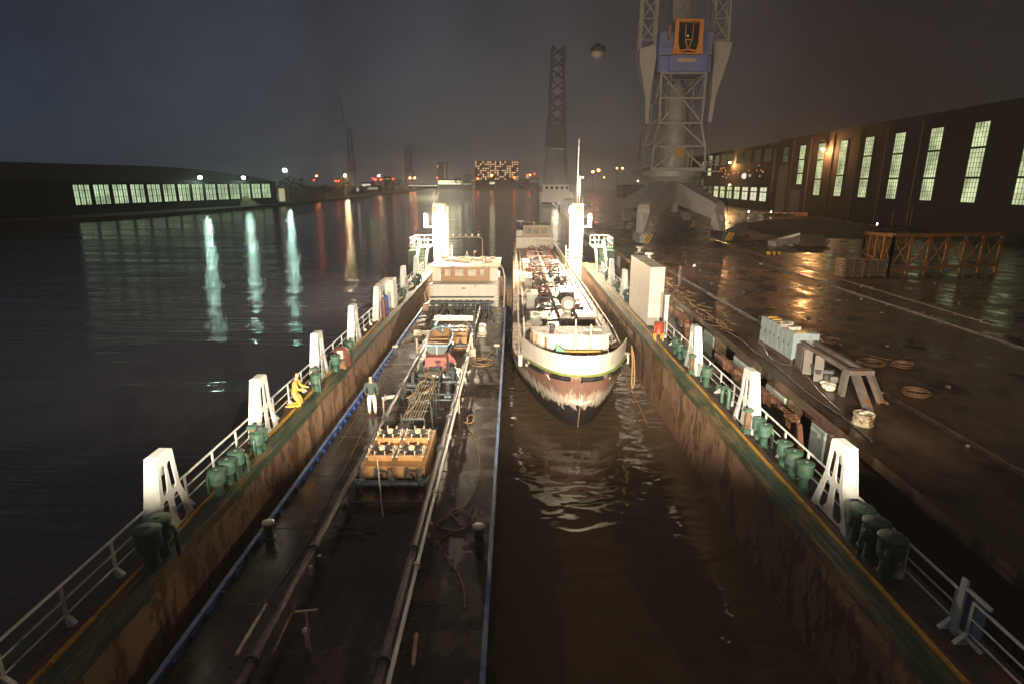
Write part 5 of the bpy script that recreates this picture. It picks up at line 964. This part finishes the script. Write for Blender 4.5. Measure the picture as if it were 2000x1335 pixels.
# orange cab
o = MB().b2((cx-2.35, cy-4.6, 29.12), (cx+2.25, cy-3.3, 29.3)).build('cab_floor', orangec, ct)
MB().b2((cx-2.0, cy-3.6, 29.3), (cx+1.9, cy-3.31, 33.4)).build('cab_glass', glassd, ct)
for s_ in (-1, 1):
    x = cx-.05+s_*1.78
    MB().prism([(x-.42-(.25 if s_ > 0 else 0), 29.3), (x+.42+(.25 if s_ < 0 else 0), 29.3), (x+.30, 30.6), (x+.26, 33.4), (x-.26, 33.4), (x-.30, 30.6)], cy-4.5, cy-4.2, 'y').build('cab_pillar', orangec, ct)
    MB().b2((x-.06, cy-4.2, 29.3), (x+.06, cy-3.5, 33.4)).build('cab_side', orangec, ct)
MB().b2((cx-2.1, cy-4.55, 33.4), (cx+2.0, cy-3.2, 33.7)).build('cab_roof', orangec, ct)
g = MB(); g.bar((cx-1.6, cy-4.3, 29.5), (cx, cy-4.3, 29.72), .2); g.bar((cx+1.5, cy-4.3, 29.5), (cx, cy-4.3, 29.72), .2); g.bar((cx, cy-4.3, 29.6), (cx-.45, cy-4.3, 31), .12); g.bar((cx, cy-4.3, 29.6), (cx+.45, cy-4.3, 31), .12); g.bar((cx-.5, cy-4.3, 31.05), (cx+.5, cy-4.3, 31.05), .16); g.bar((cx+.55, cy-4.3, 31), (cx+.55, cy-4.3, 33.4), .08); g.bar((cx-.5, cy-4.3, 31.4), (cx-.5, cy-4.3, 33.0), .1); g.build('cab_window_frame', orangec, ct)
MB().ball((cx-.1, cy-4.1, 31.6), .17, 8).build('cab_lamp', M('lamp_shell', (.6, .56, .5), .3), ct, smooth=True); MB().b2((cx-2.9, cy-4.2, 31.2), (cx-2.6, cy-3.4, 33)).build('cab_door', M('cab_rust', (.25, .10, .04), .5, var=.3), ct)
g = MB(); g.bar((cx-3.9, cy-3.32, 29.1), (cx+3.9, cy-3.34, 29.1), .12, .1); g.tube([(cx-3.9, cy-4.5, 30), (cx-2.4, cy-4.5, 30)], .04, 5); g.build('cab_gallery', darksteel, ct)
# counterweight plates and lattice arms
for s_ in (-1, 1):
    Q = [(4.15, 31.0), (6.6, 30.3), (6.5, 28.4), (5.35, 23.5), (5.2, 19.7), (4.6, 19.7), (4.55, 23.6), (4.05, 29)]
    if s_ > 0: Q = [(4.45, 31.4), (7.2, 31.2), (6.95, 29.4), (5.4, 23.6), (5.1, 19.9), (4.45, 19.9), (4.75, 24), (4.6, 29)]
    MB().prism([(cx+s_*u, v) for u, v in Q], cy-2.0, cy-.4, 'y').build('counterweight', M('counterweight_grey', (.27, .24, .21), .6, var=.12), ct, bevel=.05)
    MB().prism([(cx+s_*(u+.12*(u > 5)), v) for u, v in Q], cy-.39, cy+.1, 'y').build('counterweight_back', bluep, ct)
    g = MB(); P0 = [(4.3, 31), (6.55, 30.4)]; P1 = [(4.25, 46), (6.3, 46)]
    for (a, z0), (b_, z1) in zip(P0, P1): g.bar((cx+s_*a, cy-1.9, z0), (cx+s_*b_, cy-1.9, z1), .3); g.bar((cx+s_*a, cy-.5, z0), (cx+s_*b_, cy-.5, z1), .3)
    for k in range(5): z = 31.5+k*2.9; g.bar((cx+s_*4.3, cy-1.9, z), (cx+s_*6.4, cy-1.9, z+2.9 if k % 2 else z+2.4), .16); g.bar((cx+s_*4.3, cy-1.9, z+2.9), (cx+s_*6.4, cy-1.9, z), .14); g.bar((cx+s_*4.3, cy-1.9, z), (cx+s_*6.4, cy-1.9, z), .12)
    g.build('lattice_arm', greyp, ct); g = MB().cyl((cx+s_*5.6, cy-.5, 14.6), (cx+s_*5.35, cy-.5, 20), .14, n=6); g.build('tie_rod', M('rod_orange', (.16, .10, .05), .5), ct)
MB().bar((cx, cy+1, 32), (cx, cy+4, 46), 2.6, 2.2).build('jib_mast', greyp, ct)
# hook block hanging from the jib
hk = gy(1168, 104, 92); t = thing('hook_block', 'pale round hook block hanging in the dark sky left of the crane', 'hook', hk)
MB().ball(hk, 1.05, 14, (1, .7, .85)).build('block', M('hook_paint', (.17, .15, .125), .5, var=.2), t, smooth=True); MB().lathe(hk, [(1.1, .15), (1.08, .6), (.8, .95), (.2, 1.25), (0, 1.3)], 16).build('shell', darksteel, t, smooth=True); MB().cyl(hk+Vector((0, 0, 1.2)), hk+Vector((0, 0, 16)), .03, n=5).build('cable', darksteel, t)
# van behind the crane
t = thing('parked_van', 'dark van with red tail lamp parked under the far crane arch', 'van', (30.5, 150, 2.65))
g = MB().prism([(29.2, 2.95), (32.0, 2.95), (32.0, 4.0), (31.75, 4.9), (29.45, 4.9), (29.2, 4.0)], 148.5, 153, 'y'); g.build('body', darksteel, t, bevel=.1)
MB().b2((29.5, 148.42, 4.1), (31.7, 148.49, 4.7)).build('rear_window', M('van_glass', (.3, .28, .24), .2), t)
for x in (29.4, 31.8): MB().b2((x-.1, 148.4, 3.4), (x+.1, 148.49, 3.75)).build('tail_lamp', E('tail_red', (1, .12, .04), 2.5), t)
for x in (29.4, 31.7):
    for y in (149.4, 152): MB().cyl((x-.12, y, 2.97), (x+.12, y, 2.97), .33, n=12).build('wheel', rubber, t, smooth=True)
# ---------------------------------------------------------------- works halls on the right
def FX(y): return 67+.045*y
winm = E('hall_window_glow', (.66, .74, .40), .92, .5, .4); winw = E('bright_window_glow', (.80, .82, .55), .95, .12, .6); wind = E('dim_window_glow', (.20, .22, .12), .40, .6, .5); winv = E('very_dim_window', (.05, .055, .03), .6, .6, .8)
mull = M('window_bars', (.02, .022, .018), .7)
def facwin(o, y0, y1, z0, z1, m, nx, nz, thick=()):
    w = MB()
    def P(y, z, d): return (FX(y)-d, y, z)
    for i in range(nx+1):
        y = y0+(y1-y0)*i/nx; w.bar(P(y, z0, .10), P(y, z1, .10), .10 if i in (0, nx) else .05)
    for j in range(nz+1):
        z = z0+(z1-z0)*j/nz; w.bar(P(y0, z, .10), P(y1, z, .10), .32 if j in thick else .05)
    f_ = w.build('window', mull, o); MB().add([P(y0, z0, .04), P(y1, z0, .04), P(y1, z1, .04), P(y0, z1, .04)], [(0, 1, 2, 3)]).build('pane', m, f_); return f_
def facbox(y0, y1, z0, z1, d=30): return MB().add([(FX(y0), y0, z0), (FX(y1), y1, z0), (FX(y1)+d, y1, z0), (FX(y0)+d, y0, z0), (FX(y0), y0, z1), (FX(y1), y1, z1), (FX(y1)+d, y1, z1), (FX(y0)+d, y0, z1)], [(0, 1, 2, 3), (4, 5, 6, 7), (0, 1, 5, 4), (1, 2, 6, 5), (2, 3, 7, 6), (3, 0, 4, 7)])
hl = thing('works_hall', 'tall dark brick hall with a row of high lit windows', 'hall', (75, 130, 2.65))
facbox(60, 172, 2.6, 21.8).build('wall', brick, hl); facbox(59.6, 172.4, 21.8, 22.4, 30.4).build('roof_edge', roofm, hl)
for k in range(-5, 6):
    y0 = 113.55+k*10.47
    if k <= 3: facwin(hl, y0, y0+3.25, 7.95, 19.85, winm, 5, 16, (5, 11) if k != 2 else (6,))
    elif k == 4: facwin(hl, y0, y0+3.25, 10.45, 20.0, winm, 4, 14, (4, 9))
    else: facwin(hl, y0, y0+3.25, 16.3, 20.1, wind, 4, 6, (3,))
for y in (108.8, 119.5, 129.8, 140.8, 152.4, 163): MB().cyl((FX(y)-.15, y, 2.7), (FX(y)-.15, y, 21.5), .12, n=6).build('downpipe', M('downpipe_rust', (.12, .06, .035), .6), hl)
MB().add([(FX(165)-.06, 165, 2.65), (FX(171.5)-.06, 171.5, 2.65), (FX(171.5)-.06, 171.5, 15.6), (FX(165)-.06, 165, 15.6)], [(0, 1, 2, 3)]).build('big_door', M('door_grey', (.075, .072, .066), .7, var=.15), hl); MB().add([(FX(155.6)-.06, 155.6, 2.65), (FX(162)-.06, 162, 2.65), (FX(162)-.06, 162, 9), (FX(155.6)-.06, 155.6, 9)], [(0, 1, 2, 3)]).build('side_door', MATS['door_grey'], hl)
of = thing('office_block', 'long dark two storey block with a low row of bright windows', 'office building', (78, 225, 2.65))
facbox(172.5, 300, 2.6, 16.5).build('wall', brick, of); facbox(172.5, 300, 16.5, 21.8, 26).build('upper_wall', M('upper_dark', (.014, .010, .009), .9, var=.2), of)
for k in range(9):
    y0 = 178.6+k*8.15; facwin(of, y0, y0+5.6, 5.4, 9.4, winw if k < 3 else (winm if k < 7 else wind), 2, 3, (2,))
for k in range(9):
    y0 = 178+k*8.6
    if k < 8: facwin(of, y0, y0+5.6, 16.9, 20.6, winv if k < 6 else wind, 2, 3)
facwin(of, 239, 244, 13.4, 16.3, winm, 2, 2); facwin(of, 247, 253, 15.3, 19.1, winm, 2, 2, (1,)); facwin(of, 238.6, 243.8, 18.3, 20.9, winm, 2, 2)
for y0 in (248.8, 256.8, 264.8): facwin(of, y0, y0+4.8, 9.6, 12.3, wind, 2, 2)
for y in (174.2,): facwin(of, y, y+2.2, 8, 20, winv, 2, 10)
MB().ball((FX(199)-.3, 199, 12.9), .95, 12).build('round_lamp', E('round_white', (.85, .8, .62), 1.1), of, smooth=True); MB().ball((FX(194)-.3, 194, 13), .5, 10).build('round_lamp', E('round_dim', (.6, .58, .4), .5), of, smooth=True)
for k in range(22):
    y = R.uniform(180, 232); MB().ball((FX(y)-.25, y, R.uniform(12.4, 16)), .22, 6).build('indicator_lamp', E('ember_lamp', (1, .26, .06), R.choice((.8,))) if R.random() < .65 else E('pale_lamp', (.9, .75, .4), .7), of)
wl = E('wall_lamp_glow', (1, .72, .38), 22)
for y, z, lb, pw in ((143.6, 18.4, 'glaring orange wall lamp between the high hall windows', 900), (213, 17.5, 'glaring orange wall lamp on the office block', 800)):
    x = FX(y); t = thing('wall_lamp', lb, 'wall lamp', (x-.1, y, z), 'orange wall lamps'); MB().bar((x, y, z-.6), (x-1.0, y, z), .10).build('arm', darksteel, t); MB().ball((x-1.2, y, z), .34, 10, (1.4, 1, .7)).build('lamp_head', wl, t, smooth=True)
    light('wall_light', 'POINT', (x-1.3, y-.2, z-.5), pw*8, (1, .46, .15), t, .3)
# ---------------------------------------------------------------- lamps and dim things along the far shores
def street_lamp(px, py, Y, h, col, st, r, label, group, foot=1.2, kindname='street_lamp'):
    p = gy(px, py, Y); t = thing(kindname, label, 'street lamp', (p.x, p.y, p.z-h), group)
    MB().cyl((p.x, p.y, p.z-h), (p.x, p.y, p.z), .12, .08, 6).build('lamp_post', darksteel, t); MB().ball(p, r, 8, (1, 1, .8)).build('lamp_head', E('glow_%s_%d' % (col, st), {'teal': (.62, 1, .82), 'warm': (1, .22, .045), 'red': (1, .03, .006), 'white': (1, .72, .40)}[col], st*{'teal': .8, 'warm': 2.2, 'red': 1.6, 'white': 2}[col]), t, smooth=True); return t
street_lamp(556, 333, 300, 15, 'teal', 75, .95, 'teal floodlight mast right of the long lit hall', 'teal yard lamps')
t = street_lamp(291, 469, 148, 2.2, 'teal', 16, .42, 'low teal lamp close to the water at the left', 'teal yard lamps')
for i, (px, py, Y, h, c, st, r, lb) in enumerate([(613, 352, 420, 12, 'red', 10, .5, 'small red lamp left on the far shore, under a taller one'), (618, 344, 420, 14, 'warm', 30, .6, 'warm lamp left on the far shore above a small red one'), (656, 354, 450, 8, 'red', 16, .55, 'left of two red lamps beside the lit tree'), (661, 354, 450, 8, 'red', 16, .55, 'right of two red lamps beside the lit tree'), (674, 343, 440, 16, 'white', 60, .85, 'white lamp shining in front of the lit tree'),
  (728, 349, 640, 9, 'red', 10, .6, 'small red lamp left of the white lamp above the pale shed'), (733, 351, 640, 9, 'red', 26, .8, 'bright red lamp above the pale shed'), (740, 344, 640, 14, 'white', 40, .95, 'white lamp above the pale shed between red ones'), (744, 351, 640, 9, 'red', 18, .75, 'red lamp right of the white lamp above the shed'), (768, 350, 700, 9, 'red', 18, .8, 'single red lamp right of the low green shed'), (723, 357, 620, 4, 'red', 8, .6, 'low red lamp just above the pale shed roof'),
  (801, 348, 800, 11, 'warm', 40, 1.15, 'left of two orange lamps left of the tower block'), (810, 348, 800, 11, 'warm', 40, 1.15, 'right of two orange lamps left of the tower block'), (854, 348, 900, 11, 'red', 16, 1.0, 'red lamp at the foot of the tower block'), (933, 349, 950, 11, 'red', 36, 1.3, 'red lamp at the left foot of the lit apartment block'), (960, 343, 950, 15, 'warm', 30, 1.2, 'orange lamp before the middle of the lit apartment block'), (1004, 347, 950, 12, 'red', 36, 1.3, 'red lamp at the right foot of the lit apartment block'),
  (1030, 343, 900, 14, 'red', 22, 1.0, 'left of two red lamps right of the apartments'), (1035, 342, 900, 14, 'warm', 24, 1.1, 'orange lamp right of the apartments'), (1044, 340, 900, 16, 'red', 14, 1.0, 'high red lamp right of the apartments'), (1107, 338, 500, 14, 'warm', 20, .8, 'orange lamp just left of the antenna mast'), (1158, 336, 430, 13, 'warm', 30, .75, 'left of two orange lamps right of the antenna mast'), (1169, 333, 430, 14, 'warm', 40, .85, 'right of two orange lamps right of the antenna mast'), (1138, 347, 480, 9, 'white', 14, .6, 'small white lamp right beside the antenna mast'),
  (1205, 329, 420, 15, 'warm', 8, .6, 'dim orange lamp high left of the crane'), (1216, 329, 420, 15, 'warm', 16, .7, 'orange lamp close to the crane tower, high up'), (1180, 347, 380, 8, 'white', 6, .45, 'faint white lamp low between the mast and crane'), (1246, 354, 330, 7, 'white', 10, .35, 'small white lamp behind the crane portal left edge'), (1110, 352, 520, 5, 'white', 14, .7, 'low white lamp behind the small white ship')]):
    t = street_lamp(px, py, Y, h, c, st, r, lb, 'lamps along the far shore')
# left hall
ht = thing('lit_hall', 'long low hall with rows of pale green lit windows across the water', 'hall', (-132, 255, 1.1))
a_ = gy(282, 360, 213); b_ = gy(527, 355.6, 279); d_ = (b_-a_); d_.z = 0; Lh = d_.length; d_.normalize(); nrm = Vector((d_.y, -d_.x, 0))
def HP(s, z, o=0): q = a_+d_*s+nrm*o; return (q.x, q.y, z)
Z1, Z0 = 10.2, 4.0
g = MB(); s0, s1 = -80, Lh+4; prof = [(0, 1.0), (0, 11.3), (-10, 15.5), (-22, 18.6), (-36, 18.6), (-36, 1.0)]
def hv(s, o, z): return HP(s, z, o)
def rf(s): return 1-max(0, (s-Lh*.35)/(Lh*.65))**2*.40
vs = []; n_ = len(prof); cols = [s0, 0, Lh*.35, Lh*.6, Lh*.85, s1]
for s in cols: vs += [hv(s, o, z if z < 11.4 else 11.3+(z-11.3)*rf(s)*.8) for o, z in prof]
fs = [(i*n_+j, i*n_+j+1, (i+1)*n_+j+1, (i+1)*n_+j) for i in range(len(cols)-1) for j in range(n_-1)]+[tuple(range(n_)), tuple(range((len(cols)-1)*n_, len(cols)*n_))]
g.add(vs, fs).build('wall', M('left_hall_dark', (.012, .012, .014), .8, var=.2), ht)
pw = E('left_window_glow', (.55, .72, .42), .95, .45, .2)
for k in range(-4, 10):
    w = Lh/10; s = k*w
    for j in range(3):
        a0 = s+w*.12+j*w*.28; a1 = a0+w*.235
        f_ = MB()
        for z in (Z0, Z0+2.2, Z0+4.5, Z1): f_.bar(HP(a0, z, .1), HP(a1, z, .1), .12)
        for q in (a0, a1, (a0+a1)/2): f_.bar(HP(q, Z0, .1), HP(q, Z1, .1), .10)
        o = f_.build('window', mull, ht); MB().add([HP(a0, Z0, .05), HP(a1, Z0, .05), HP(a1, Z1, .05), HP(a0, Z1, .05)], [(0, 1, 2, 3)]).build('pane', pw, o)
tl = E('teal_flood', (.70, 1, .84), 70)
for px, py, lb in ((375, 340, 'teal floodlight on the hall eaves, left one'), (467, 345, 'teal floodlight on the hall eaves, right one')):
    s = (px-282)/(527-282)*Lh*.96; q = Vector(HP(s, 12.7, 1.2)); t = thing('eaves_floodlight', lb, 'floodlight', q, 'teal floodlights on the long hall'); MB().ball(q, .75, 8, (1, 1, .9)).build('lamp_head', tl, t, smooth=True); MB().bar(q, Vector(HP(s, 11.2, -.3)), .15).build('bracket', darksteel, t)
    if px > 300: light('teal_light', 'POINT', q+nrm*.9, 2200, (.55, 1, .78), t, .4)
# tree builder: leaf clumps
def tree(px, py, Y, h, w, label, leaf, n=260):
    p = gy(px, py, Y); z0 = 1.1 if p.x < 0 or Y > 600 else 2.65; t = thing('shore_tree', label, 'tree', (p.x, p.y, z0), 'trees on the far shore'); g = MB().tube([(p.x, p.y, z0), (p.x+.1, p.y, z0+h*.3), (p.x, p.y, z0+h*.6)], h*.03, 6, r1=h*.012)
    for k in range(5): a = k*1.3; g.tube([(p.x, p.y, z0+h*(.25+.06*k)), (p.x+math.cos(a)*w*.3, p.y+math.sin(a)*w*.3, z0+h*(.5+.06*k))], h*.012, 5, r1=h*.005)
    g.build('trunk', timber, t); g = MB()
    for k in range(n):
        a = R.uniform(0, 6.28); u = R.uniform(-1, 1); rr = R.random()**.4; c = Vector((p.x+math.cos(a)*math.sqrt(1-u*u)*w*.5*rr, p.y+math.sin(a)*math.sqrt(1-u*u)*w*.5*rr, z0+h*.62+u*h*.38*rr)); s = h*R.uniform(.03, .075)
        m_ = Matrix.Rotation(R.uniform(0, 6), 3, 'Z') @ Matrix.Rotation(R.uniform(0, 3), 3, 'X'); g.add([c+m_ @ Vector(v)*s for v in ((-1, -.5, 0), (1, -.6, .1), (.8, .7, 0), (-.7, .6, .2))], [(0, 1, 2, 3)])
    g.build('crown', leaf, t)
lf1 = M('leaf_green', (.06, .08, .03), .8, var=.5, scale=1)
lf2 = M('leaf_lit', (.10, .085, .03), .8, var=.5, scale=1)
for px, Y, h, w, lb, m in ((570, 330, 13, 16, 'round teal lit tree beside the teal lamp mast', lf1), (672, 455, 15, 11, 'yellow lit tree by the white lamp on the far shore', lf2), (600, 380, 8, 14, 'low dark tree between the teal mast and the lit tree', lf1), (630, 400, 8, 12, 'low dark tree just left of the lit tree', lf1), (900, 980, 20, 30, 'dark tree left of the lit apartment block', lf1), (915, 985, 22, 24, 'dark tree touching the left end of the apartment block', lf1), (1020, 960, 16, 26, 'dark tree right of the lit apartment block', lf1), (780, 760, 14, 30, 'dark tree on the shore under the low hammerhead crane', lf1)):
    tree(px, 355, Y, h, w, lb, m)
p = gy(556, 333, 300); light('mast_light', 'POINT', p+Vector((0, 1.5, -1)), 4500, (.55, 1, .78), None, .4)
p = gy(674, 343, 440); light('tree_light', 'POINT', p+Vector((0, 2, -2)), 7000, (1, .66, .33), None, .4)
# heaps on the near left shore
for px, py, Y, w, h, lb in ((470, 388, 262, 15, 4.5, 'straw coloured spoil heap before the lit hall windows'), (540, 383, 300, 14, 4, 'flat spoil heap at the right end of the lit hall')):
    p = gy(px, py, Y); g = MB(); vs = []; fs = []
    for i in range(11):
        for j in range(7): u, v = i/10, j/6; vs.append((p.x-w/2+u*w, p.y-4+v*8, 1.05+h*(math.sin(math.pi*u)*math.sin(math.pi*v))**.8*R.uniform(.8, 1.1)))
    for i in range(10):
        for j in range(6): a = i*7+j; fs.append((a, a+7, a+8, a+1))
    tag(g.add(vs, fs).build('spoil_heap', M('straw_heap', (.16, .13, .07), .95, var=.4, scale=1), org=(p.x, p.y, 1.05)), lb, 'heap', 'heaps on the left shore')
for px, py, Y, lb in ((393, 408, 218, 'pale flat barge moored before the left hall'), (478, 400, 250, 'smaller pale flat barge moored right of the first'), (330, 413, 200, 'dark flat barge moored at the far left shore')):
    p = gz(px, py, .6); t = thing('moored_pontoon', lb, 'pontoon', p, 'flat pontoons at the left shore'); MB().box(p+Vector((0, 0, -.1)), (16, 4, 1.2), rz=.9).build('hull', darksteel, t); MB().box(p+Vector((0, 0, .56)), (15.6, 3.8, .1), rz=.9).build('deck', M('pontoon_deck', (.22, .26, .24), .5, var=.3) if 'pale' in lb else darksteel, t)
# far buildings
def block(px0, px1, py0, Y, label, cols, rows, lit, gl, depth=16, name='apartment_block', base=352, ww=.55, wh=.45):
    a, b_ = gy(px0, py0, Y), gy(px1, py0, Y); z0 = gy(px0, base, Y).z; z1 = a.z; t = thing(name, label, 'apartment block' if name == 'apartment_block' else 'building', ((a.x+b_.x)/2, Y, z0))
    MB().b2((a.x, Y, min(z0, 1)), (b_.x, Y+depth, z1)).build('wall', M('far_block', (.03, .025, .022), .8), t); W_ = (b_.x-a.x)/cols; Hh = (z1-z0)/rows; proto = None
    MB().b2((a.x-.3, Y-.3, z1), (b_.x+.3, Y+depth, z1+.8)).build('roof', roofm, t)
    for i in range(cols):
        for j in range(rows):
            if R.random() > lit: continue
            c = Vector((a.x+(i+.5)*W_, Y-.12, z0+(j+.5)*Hh))
            if proto is None: proto = MB().b2((c.x-W_*ww/2, Y-.15, c.z-Hh*wh/2), (c.x+W_*ww/2, Y-.05, c.z+Hh*wh/2)).build('window', gl, t); pc = c
            else: k = proto.copy(); COL.objects.link(k); k.parent = t; k.location = c-pc
    return t
block(927, 1013, 315, 1000, 'wide apartment block with many lit orange windows across the harbour', 18, 9, .55, E('flat_glow', (1, .64, .32), 1.9, .5, .08))
block(853, 873, 317, 1000, 'slim dark tower block with a column of pale green lamps', 3, 12, .0, E('flat_glow2', (.6, .8, .4), .9))
tb = [o for o in bpy.data.objects if o.get('label', '').startswith('slim dark tower')][0]
for k in range(9): q = gy(869, 320+k*3.4, 999.8); MB().box(q, (1.6, .3, 1.2)).build('stair_window', MATS['flat_glow2'], tb)
for px, py in ((854.5, 324), (855, 327), (854, 347)): MB().box(gy(px, py, 999.7), (2, .3, 1.4)).build('window', MATS['flat_glow'], tb)
def lowb(px0, px1, py0, py1, Y, label, col, st, depth=12, bands=1, name='low_building'):
    a, b_ = gy(px0, py0, Y), gy(px1, py1, Y); t = thing(name, label, 'building', ((a.x+b_.x)/2, Y, 1.1), 'lit sheds on the far shore'); MB().b2((a.x-1, Y+.2, .5), (b_.x+1, Y+depth, a.z+1)).build('wall', M('far_block', (.03, .025, .022), .8), t)
    h = (a.z-b_.z)/bands
    for k in range(bands): MB().b2((a.x, Y, b_.z+k*h+h*.12), (b_.x, Y+.15, b_.z+k*h+h*.88)).build('window_band', E('band_%d' % (st*100) + str(col[0]), col, st, .25, .15), t)
    MB().b2((a.x-1.3, Y-.2, a.z+1), (b_.x+1.3, Y+depth, a.z+1.5)).build('roof', roofm, t)
lowb(855, 903, 352.5, 361, 980, 'bright white lit low building at the centre of the far shore', (.95, .98, .62), 1.8, bands=2)
lowb(797, 854, 361.5, 364, 960, 'long thin lit quay shed left of the bright low building', (.85, .9, .6), .9); lowb(904, 921, 358, 361.5, 985, 'small lit shed right of the bright low building', (.85, .95, .6), .7)
lowb(707, 724, 359, 365, 590, 'pale lit shed on the left far shore', (.9, .95, .72), .75); lowb(695, 701, 367, 375, 560, 'small bright doorway shed left of the pale shed', (.85, .95, .75), .6); lowb(718, 738, 366, 371, 580, 'greenish lit low shed right of the pale shed', (.55, .72, .5), .4); lowb(752, 762, 348, 352, 720, 'small green lit hut high above the shed', (.5, .65, .35), .4)
lowb(956, 966, 355, 361, 990, 'small bright kiosk before the apartment block', (.9, .95, .65), .9); lowb(1036, 1051, 350, 359, 900, 'grey lit sign building right of the apartments', (.34, .42, .36), .22); lowb(1027, 1034, 344, 350, 905, 'little greenish lit hut above the right shore', (.6, .85, .6), .4)
a = gy(548, 355, 290); t = thing('lit_gatehouse', 'small cream lit gatehouse just right of the long hall', 'building', (a.x, a.y, 1.1)); MB().b2((a.x-1.6, 290, .8), (a.x+1.6, 296, 9)).build('wall', M('gate_wall', (.3, .26, .18), .7), t); MB().b2((a.x-1.4, 289.9, 2), (a.x+1.4, 289.98, 8)).build('window', E('gate_glow', (.9, .82, .5), .5), t)
# quay strip on the far right bank
a, b_ = gy(1140, 372, 400), gy(1240, 352, 400); t = thing('brick_shed', 'dim reddish shed behind the left leg of the crane', 'building', (b_.x-6, 320, 2.65)); MB().b2((b_.x-22, 322, 2.6), (b_.x, 340, 9)).build('wall', brick, t); MB().b2((b_.x-22.4, 321.8, 9), (b_.x+.4, 340, 9.5)).build('roof', roofm, t)
for k in range(3): MB().b2((b_.x-19+k*6, 321.85, 3.4), (b_.x-16.4+k*6, 321.97, 4.2)).build('window', E('shed_glow', (1, .42, .15), .5), t)
for X_, Y_, lb in ((46, 205, 'yard lamp mast behind the crane portal lighting the wet road'), (60, 168, 'yard lamp mast lighting the road before the office block')):
    t = thing('yard_lamp', lb, 'street lamp', (X_, Y_, 2.65), 'yard lamp masts'); MB().cyl((X_, Y_, 2.65), (X_, Y_, 10.2), .12, .08, 6).build('lamp_post', darksteel, t); MB().ball((X_, Y_, 10.3), .3, 8, (1.4, 1, .6)).build('lamp_head', E('yard_glow', (1, .70, .36), 6), t, smooth=True); light('yard_light', 'POINT', (X_, Y_, 9.8), 4200, (1, .58, .26), t, .25)
# small white ship
t = thing('moored_boat', 'white ship seen stern on, moored ahead beyond the dock', 'ship', (24.5, 322, 0)); a, b_ = gy(1058, 380, 318), gy(1118, 380, 318)
MB().prism([(a.x, 0), (b_.x, 0), (b_.x+.2, 4.2), (b_.x-.2, 5.8), (a.x+.2, 5.8), (a.x-.2, 4.2)], 318, 345, 'y').build('hull', M('far_white', (.75, .71, .64), .5, var=.1), t); MB().b2((a.x+1.2, 322, 5.8), (b_.x-1.6, 338, 9.6)).build('deckhouse', MATS['far_white'], t)
for k in range(5): x = a.x+2.2+k*2.7; MB().b2((x, 321.8, 7.3), (x+1.3, 321.98, 8.7)).build('window', glassd, t)
MB().cyl(((a.x+b_.x)/2, 326, 9.6), ((a.x+b_.x)/2, 326, 14), .12, n=6).build('mast', MATS['far_white'], t); MB().b2((a.x, 317.9, -.3), (b_.x, 318, .6)).build('boot_top', blackl, t)
light('added_boat_fill', 'POINT', (a.x+6, 296, 12), 3000, (1, .85, .62), None, 2.0)  # added lamp without a fixture, brightens the white ship
# silhouette cranes in the distance
sil = M('far_crane_dark', (.34, .33, .36), .9)
def far_crane(px, pyb, pyt, Y, wb, wt, label, hammer=None, tip=None):
    p = gy(px, pyb, Y); z1 = gy(px, pyt, Y).z; z0 = 1.5; t = thing('far_crane', label, 'crane', (p.x, Y, z0), 'dark cranes on the skyline'); zm = z0+(z1-z0)*.35; s = Y/1140
    for q in (-1, 1):
        for r in (-1, 1): MB().bar((p.x+q*wb*s, Y+r*wb*s, z0), (p.x+q*wb*s*.55, Y+r*wb*s*.55, zm), wb*s*.16).build('leg', sil, t)
    g = MB(); w0, w1 = wb*s*.55, wt*s
    for k in range(9):
        a, b_ = zm+(z1-zm)*k/9, zm+(z1-zm)*(k+1)/9; u, v = w0+(w1-w0)*k/9, w0+(w1-w0)*(k+1)/9
        for q in (-1, 1): g.bar((p.x+q*u, Y-u, a), (p.x+q*v, Y-v, b_), w0*.3); g.bar((p.x+q*u, Y+u, a), (p.x+q*v, Y+v, b_), w0*.3)
        g.bar((p.x-u, Y-u, a), (p.x+v, Y-v, b_), w0*.22); g.bar((p.x+u, Y-u, a), (p.x-v, Y-v, b_), w0*.22)
    g.build('tower', sil, t); MB().b2((p.x-w0*1.25, Y-w0, zm-1), (p.x+w0*1.25, Y+w0, zm+(z1-zm)*.22)).build('machine_house', sil, t)
    if hammer: a, b_ = gy(hammer[0], hammer[1], Y), gy(hammer[2], hammer[3], Y); MB().bar(a, b_, 1.6*s, 2.2*s).build('jib', sil, t)
    if tip: a, b_ = Vector((p.x, Y, zm+3)), gy(tip[0], tip[1], Y); MB().bar(a, b_, .8*s).build('jib', sil, t)
far_crane(1085, 345, 92, 380, 27, 10, 'huge dark crane silhouette above the small white ship'); far_crane(690, 372, 250, 560, 9, 3, 'dark crane silhouette with a long raised jib on the left shore', tip=(662, 185)); far_crane(799, 355, 285, 900, 9, 5, 'low dark hammerhead crane left of the tower block', hammer=(798, 284, 848, 289))

# ---------------------------------------------------------------- haze
hz = MB().b2((-960, -70, -3), (760, 1760, 75)).build('haze', M('haze_dummy', (1, 1, 1)), None)
hm_ = bpy.data.materials.new('night_haze'); hm_.use_nodes = True; n = hm_.node_tree.nodes; n.clear(); o_ = n.new('ShaderNodeOutputMaterial'); v_ = n.new('ShaderNodeVolumePrincipled')
v_.inputs['Density'].default_value = HAZE; v_.inputs['Color'].default_value = (.9, .9, .9, 1); v_.inputs['Anisotropy'].default_value = .78; hm_.node_tree.links.new(v_.outputs[0], o_.inputs['Volume']); hz.data.materials.clear(); hz.data.materials.append(hm_); kind(hz, 'stuff')
